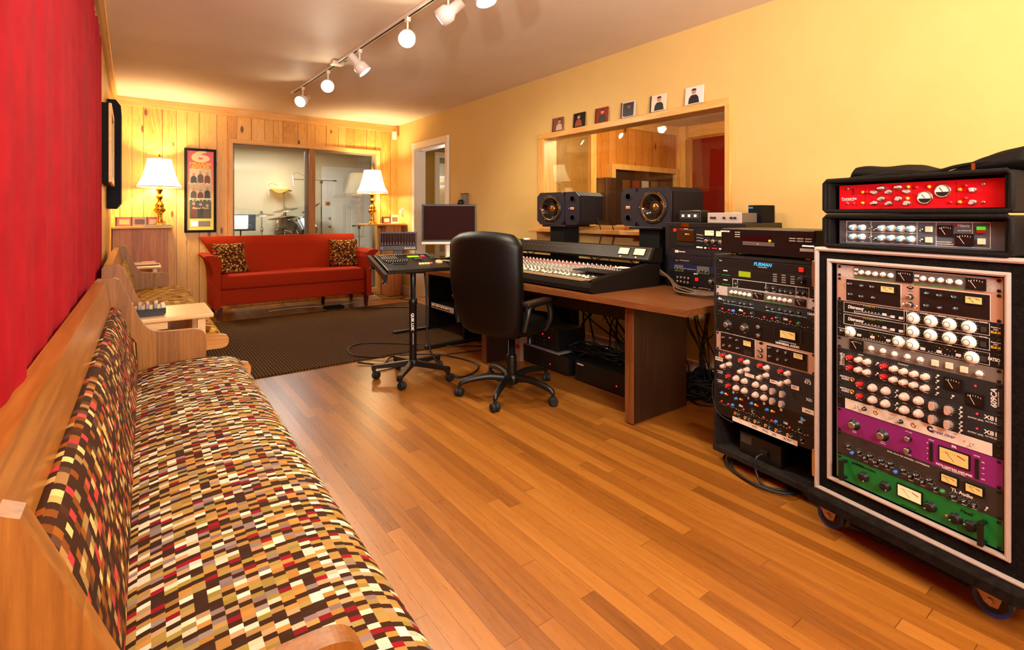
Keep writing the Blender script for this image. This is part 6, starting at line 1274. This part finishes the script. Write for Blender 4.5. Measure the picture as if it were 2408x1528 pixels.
# ------------------------------------------------------------------ drum room contents
M_cym = mat('bronze_cymbal', '#a09480', .28, .9); M_cymd = mat('dark_cymbal', '#6a6054', .3, .8); M_stand = M_chrome; M_stb = mat('dark_stand', '#3a3430', .5, .4)
def cymbal(x, y, z, r, tx, ty, m, lb, sm=M_chrome):
    t = thing('cymbal', lb, 'cymbal', (x, y, 0), 0, 'cymbals of the drum kit')
    mx = T(0, 0, z) @ RX(R(tx)) @ RY(R(ty)); MB().lathe([(0, .03), (.02, .028), (.04, .016), (.05, .012), (r*.6, .004), (r, -.012), (r, -.014), (.05, .008), (0, .02)], m, 40, mx).obj('plate', t); MB().lathe([(.018, .03), (.018, .05), (.012, .055), (0, .06)], mat('felt', '#5a564e', .8), 12, mx).obj('felt', t)
    b = MB(); b.lathe([(.010, .25), (.010, z)], sm, 12); b.lathe([(.016, z-.28), (.020, z-.27), (.020, z-.22), (.016, z-.2)], sm, 12)
    for k in range(3): a = k*2.09+.4; b.tube([(0, 0, .32), (.26*math.cos(a), .26*math.sin(a), .008)], .008, sm, 8)
    b.obj('stand', t); return t
cymbal(1.66, 8.95, 1.16, .19, 3, -4, M_cym, 'bronze cymbal over a chrome stand at the left of the drum kit behind the glass'); cymbal(1.93, 8.75, 1.115, .22, -6, -5, M_cymd, 'dark ride cymbal lowest and nearest in the drum kit', M_stb)
cymbal(2.05, 9.1, 1.245, .20, 4, -12, M_cym, 'tilted bronze cymbal highest in the drum kit', M_stb); cymbal(2.42, 9.0, 1.28, .17, 0, -32, M_cymd, 'steeply tilted cymbal right of the window mullion', M_chrome)
def drum(x, y, z, r, h, rx, ry, lb, legs=True):
    t = thing('drum', lb, 'drum', (x, y, z), 0, 'drums of the drum kit'); mx = RX(R(rx)) @ RY(R(ry)); M_sh = mat('grey_shell', '#8f8a88', .25, .3)
    MB().lathe([(r, -h/2), (r, h/2)], M_sh, 36, mx).obj('shell', t); MB().lathe([(r*.97, h/2+.004), (0, h/2+.004)], mat('drum_head', '#d8d4cc', .4), 36, mx, cap=False).obj('drum_head', t)
    b = MB()
    for s_ in (-1, 1): b.lathe([(r+.002, s_*h/2-.006), (r+.012, s_*h/2-.006), (r+.012, s_*h/2+.012), (r-.004, s_*h/2+.012)], M_chrome, 36, mx)
    for k in range(8): a = k*math.pi/4; b.tube([((r+.012)*math.cos(a), (r+.012)*math.sin(a), -h/2), ((r+.012)*math.cos(a), (r+.012)*math.sin(a), h/2)], .004, M_chrome, 6, mx)
    b.obj('hoops', t)
    if legs: 
        b = MB()
        for k in range(3): a = k*2.09+.2; b.tube([((r+.01)*math.cos(a), (r+.01)*math.sin(a), 0), ((r+.03)*math.cos(a), (r+.03)*math.sin(a), -z+.004)], .006, M_chrome, 8)
        b.obj('legs', t)
    return t
drum(2.02, 8.95, .93, .14, .2, -25, 20, 'small chrome rimmed rack tom behind the lower left cymbals'); drum(2.33, 8.95, .95, .15, .22, -40, -12, 'chrome rimmed rack tom beside the window mullion, tilted to the glass'); drum(2.15, 9.0, .30, .28, .36, 90, 0, 'large grey bass drum at the centre of the kit', False)
drum(1.62, 8.72, .72, .18, .14, 0, 0, 'snare drum low at the left of the kit'); drum(2.62, 8.85, .62, .19, .36, 0, 0, 'floor tom at the right of the kit behind the mullion')
def micstand(x, y, h, ang, bl, back, lb, m=M_stb, mic=True, tip=0.0):
    t = thing('microphone_stand', lb, 'microphone stand', (x, y, 0), 0, 'microphone stands in the drum room'); b = MB(); b.lathe([(.011, .05), (.011, h*.6), (.008, h*.6), (.008, h)], m, 12); b.lathe([(.02, h-.05), (.024, h-.03), (.02, h)], m, 12); b.obj('pole', t)
    b = MB(); b.lathe([(.11, 0), (.11, .015), (.03, .025), (0, .03)], m, 24); b.obj('base', t); d = Vector((math.cos(R(ang)), math.sin(R(ang)), 0)); p0 = Vector((0, 0, h+.005))-d*back; p1 = Vector((0, 0, h+.005))+d*bl+Vector((0, 0, tip)); b = MB(); b.tube([p0, p1], .006, m, 8); b.tube([p0-d*.005, p0+d*.05], .013, m, 10); b.obj('boom', t)
    if mic:
        p = p1; MB().lathe([(.011, -.14), (.012, -.13), (.012, 0), (.010, .005), (.007, .03)], M_alu, 14, T(p.x, p.y, p.z+.04) @ RY(R(-6))).obj('microphone', t)
        b = MB(); b.tube(spline([(p.x, p.y, p.z+.07), (p.x+.06, p.y, p.z+.11), (p.x+.2*-d.x, p.y, p.z+.06), (p.x-.35*d.x, p.y-.35*d.y, p.z+.012)], 6), .003, mat('red_brown_lead', '#7a3a28', .5), 6); b.obj('lead', t)
    return t
micstand(2.60, 9.0, 1.74, 180, .46, .25, 'tall microphone stand right of the mullion with its boom reaching left over the kit'); micstand(2.06, 9.25, 1.56, 187, .26, .12, 'microphone stand behind the high cymbal with a short boom to the left'); micstand(3.22, 8.9, .96, 0, .12, .12, 'low microphone stand in front of the white door', mic=False)
t = thing('music_stand', 'black music stand with white sheet music at the lower left of the drum room window', 'music stand', (1.30, 8.55, 0), R(-12)); mx = T(0, 0, 1.0) @ RX(R(-18)); MB().box(-.2, .2, -.004, .004, -.08, .17, mat('stand_desk', '#2a2c30', .5), mx, bev=.002).obj('desk', t); MB().box(-.2, .2, -.05, 0, -.085, -.075, M_black, mx).obj('lip', t); MB().lathe([(.01, 0.02), (.01, 1.0)], M_black, 12).obj('pole', t)
b = MB()
for k in range(3): a = k*2.09; b.tube([(0, 0, .2), (.22*math.cos(a), .22*math.sin(a), .008)], .007, M_black, 8)
b.obj('legs', t)
t2 = thing('sheet_music', 'white sheet music with a curled corner on the music stand', 'paper', (1.30, 8.55, 1.0), 0); t2.rotation_euler = (R(-18), 0, R(-12)); MB().box(-.20, .10, -.009, -.0055, -.07, .155, mat('sheet_white', '#e8e6f0', .7)).obj('page', t2); MB().lathe([(.035, -.0), (.035, .02)], mat('sheet_white'), 20, T(.12, -.03, -.04), axis='y', cap=False).obj('curl', t2)
t = thing('bowl_light', 'glowing amber bowl shaped light seen in the drum room window', 'wall light', (1.99, 9.398, 1.52)); MB().lathe([(.0, 0), (.05, .01), (.12, .05), (.16, .10), (.155, .10), (.11, .052), (0, .015)], mat('alabaster_glow', '#f0c070', .4, 0, '#ffc060', 1.1), 30, T(0, -.16, 0)).obj('bowl', t); MB().box(-.03, .03, -.03, 0, .02, .09, M_brass, bev=.004).obj('bracket', t); MB().lathe([(.03, .09), (.025, .115), (0, .12)], mat('bulb_glow'), 14, T(0, -.16, 0)).obj('bulb', t)  # glowing bowl as it appears in the glass, built against the far wall
flush_text()
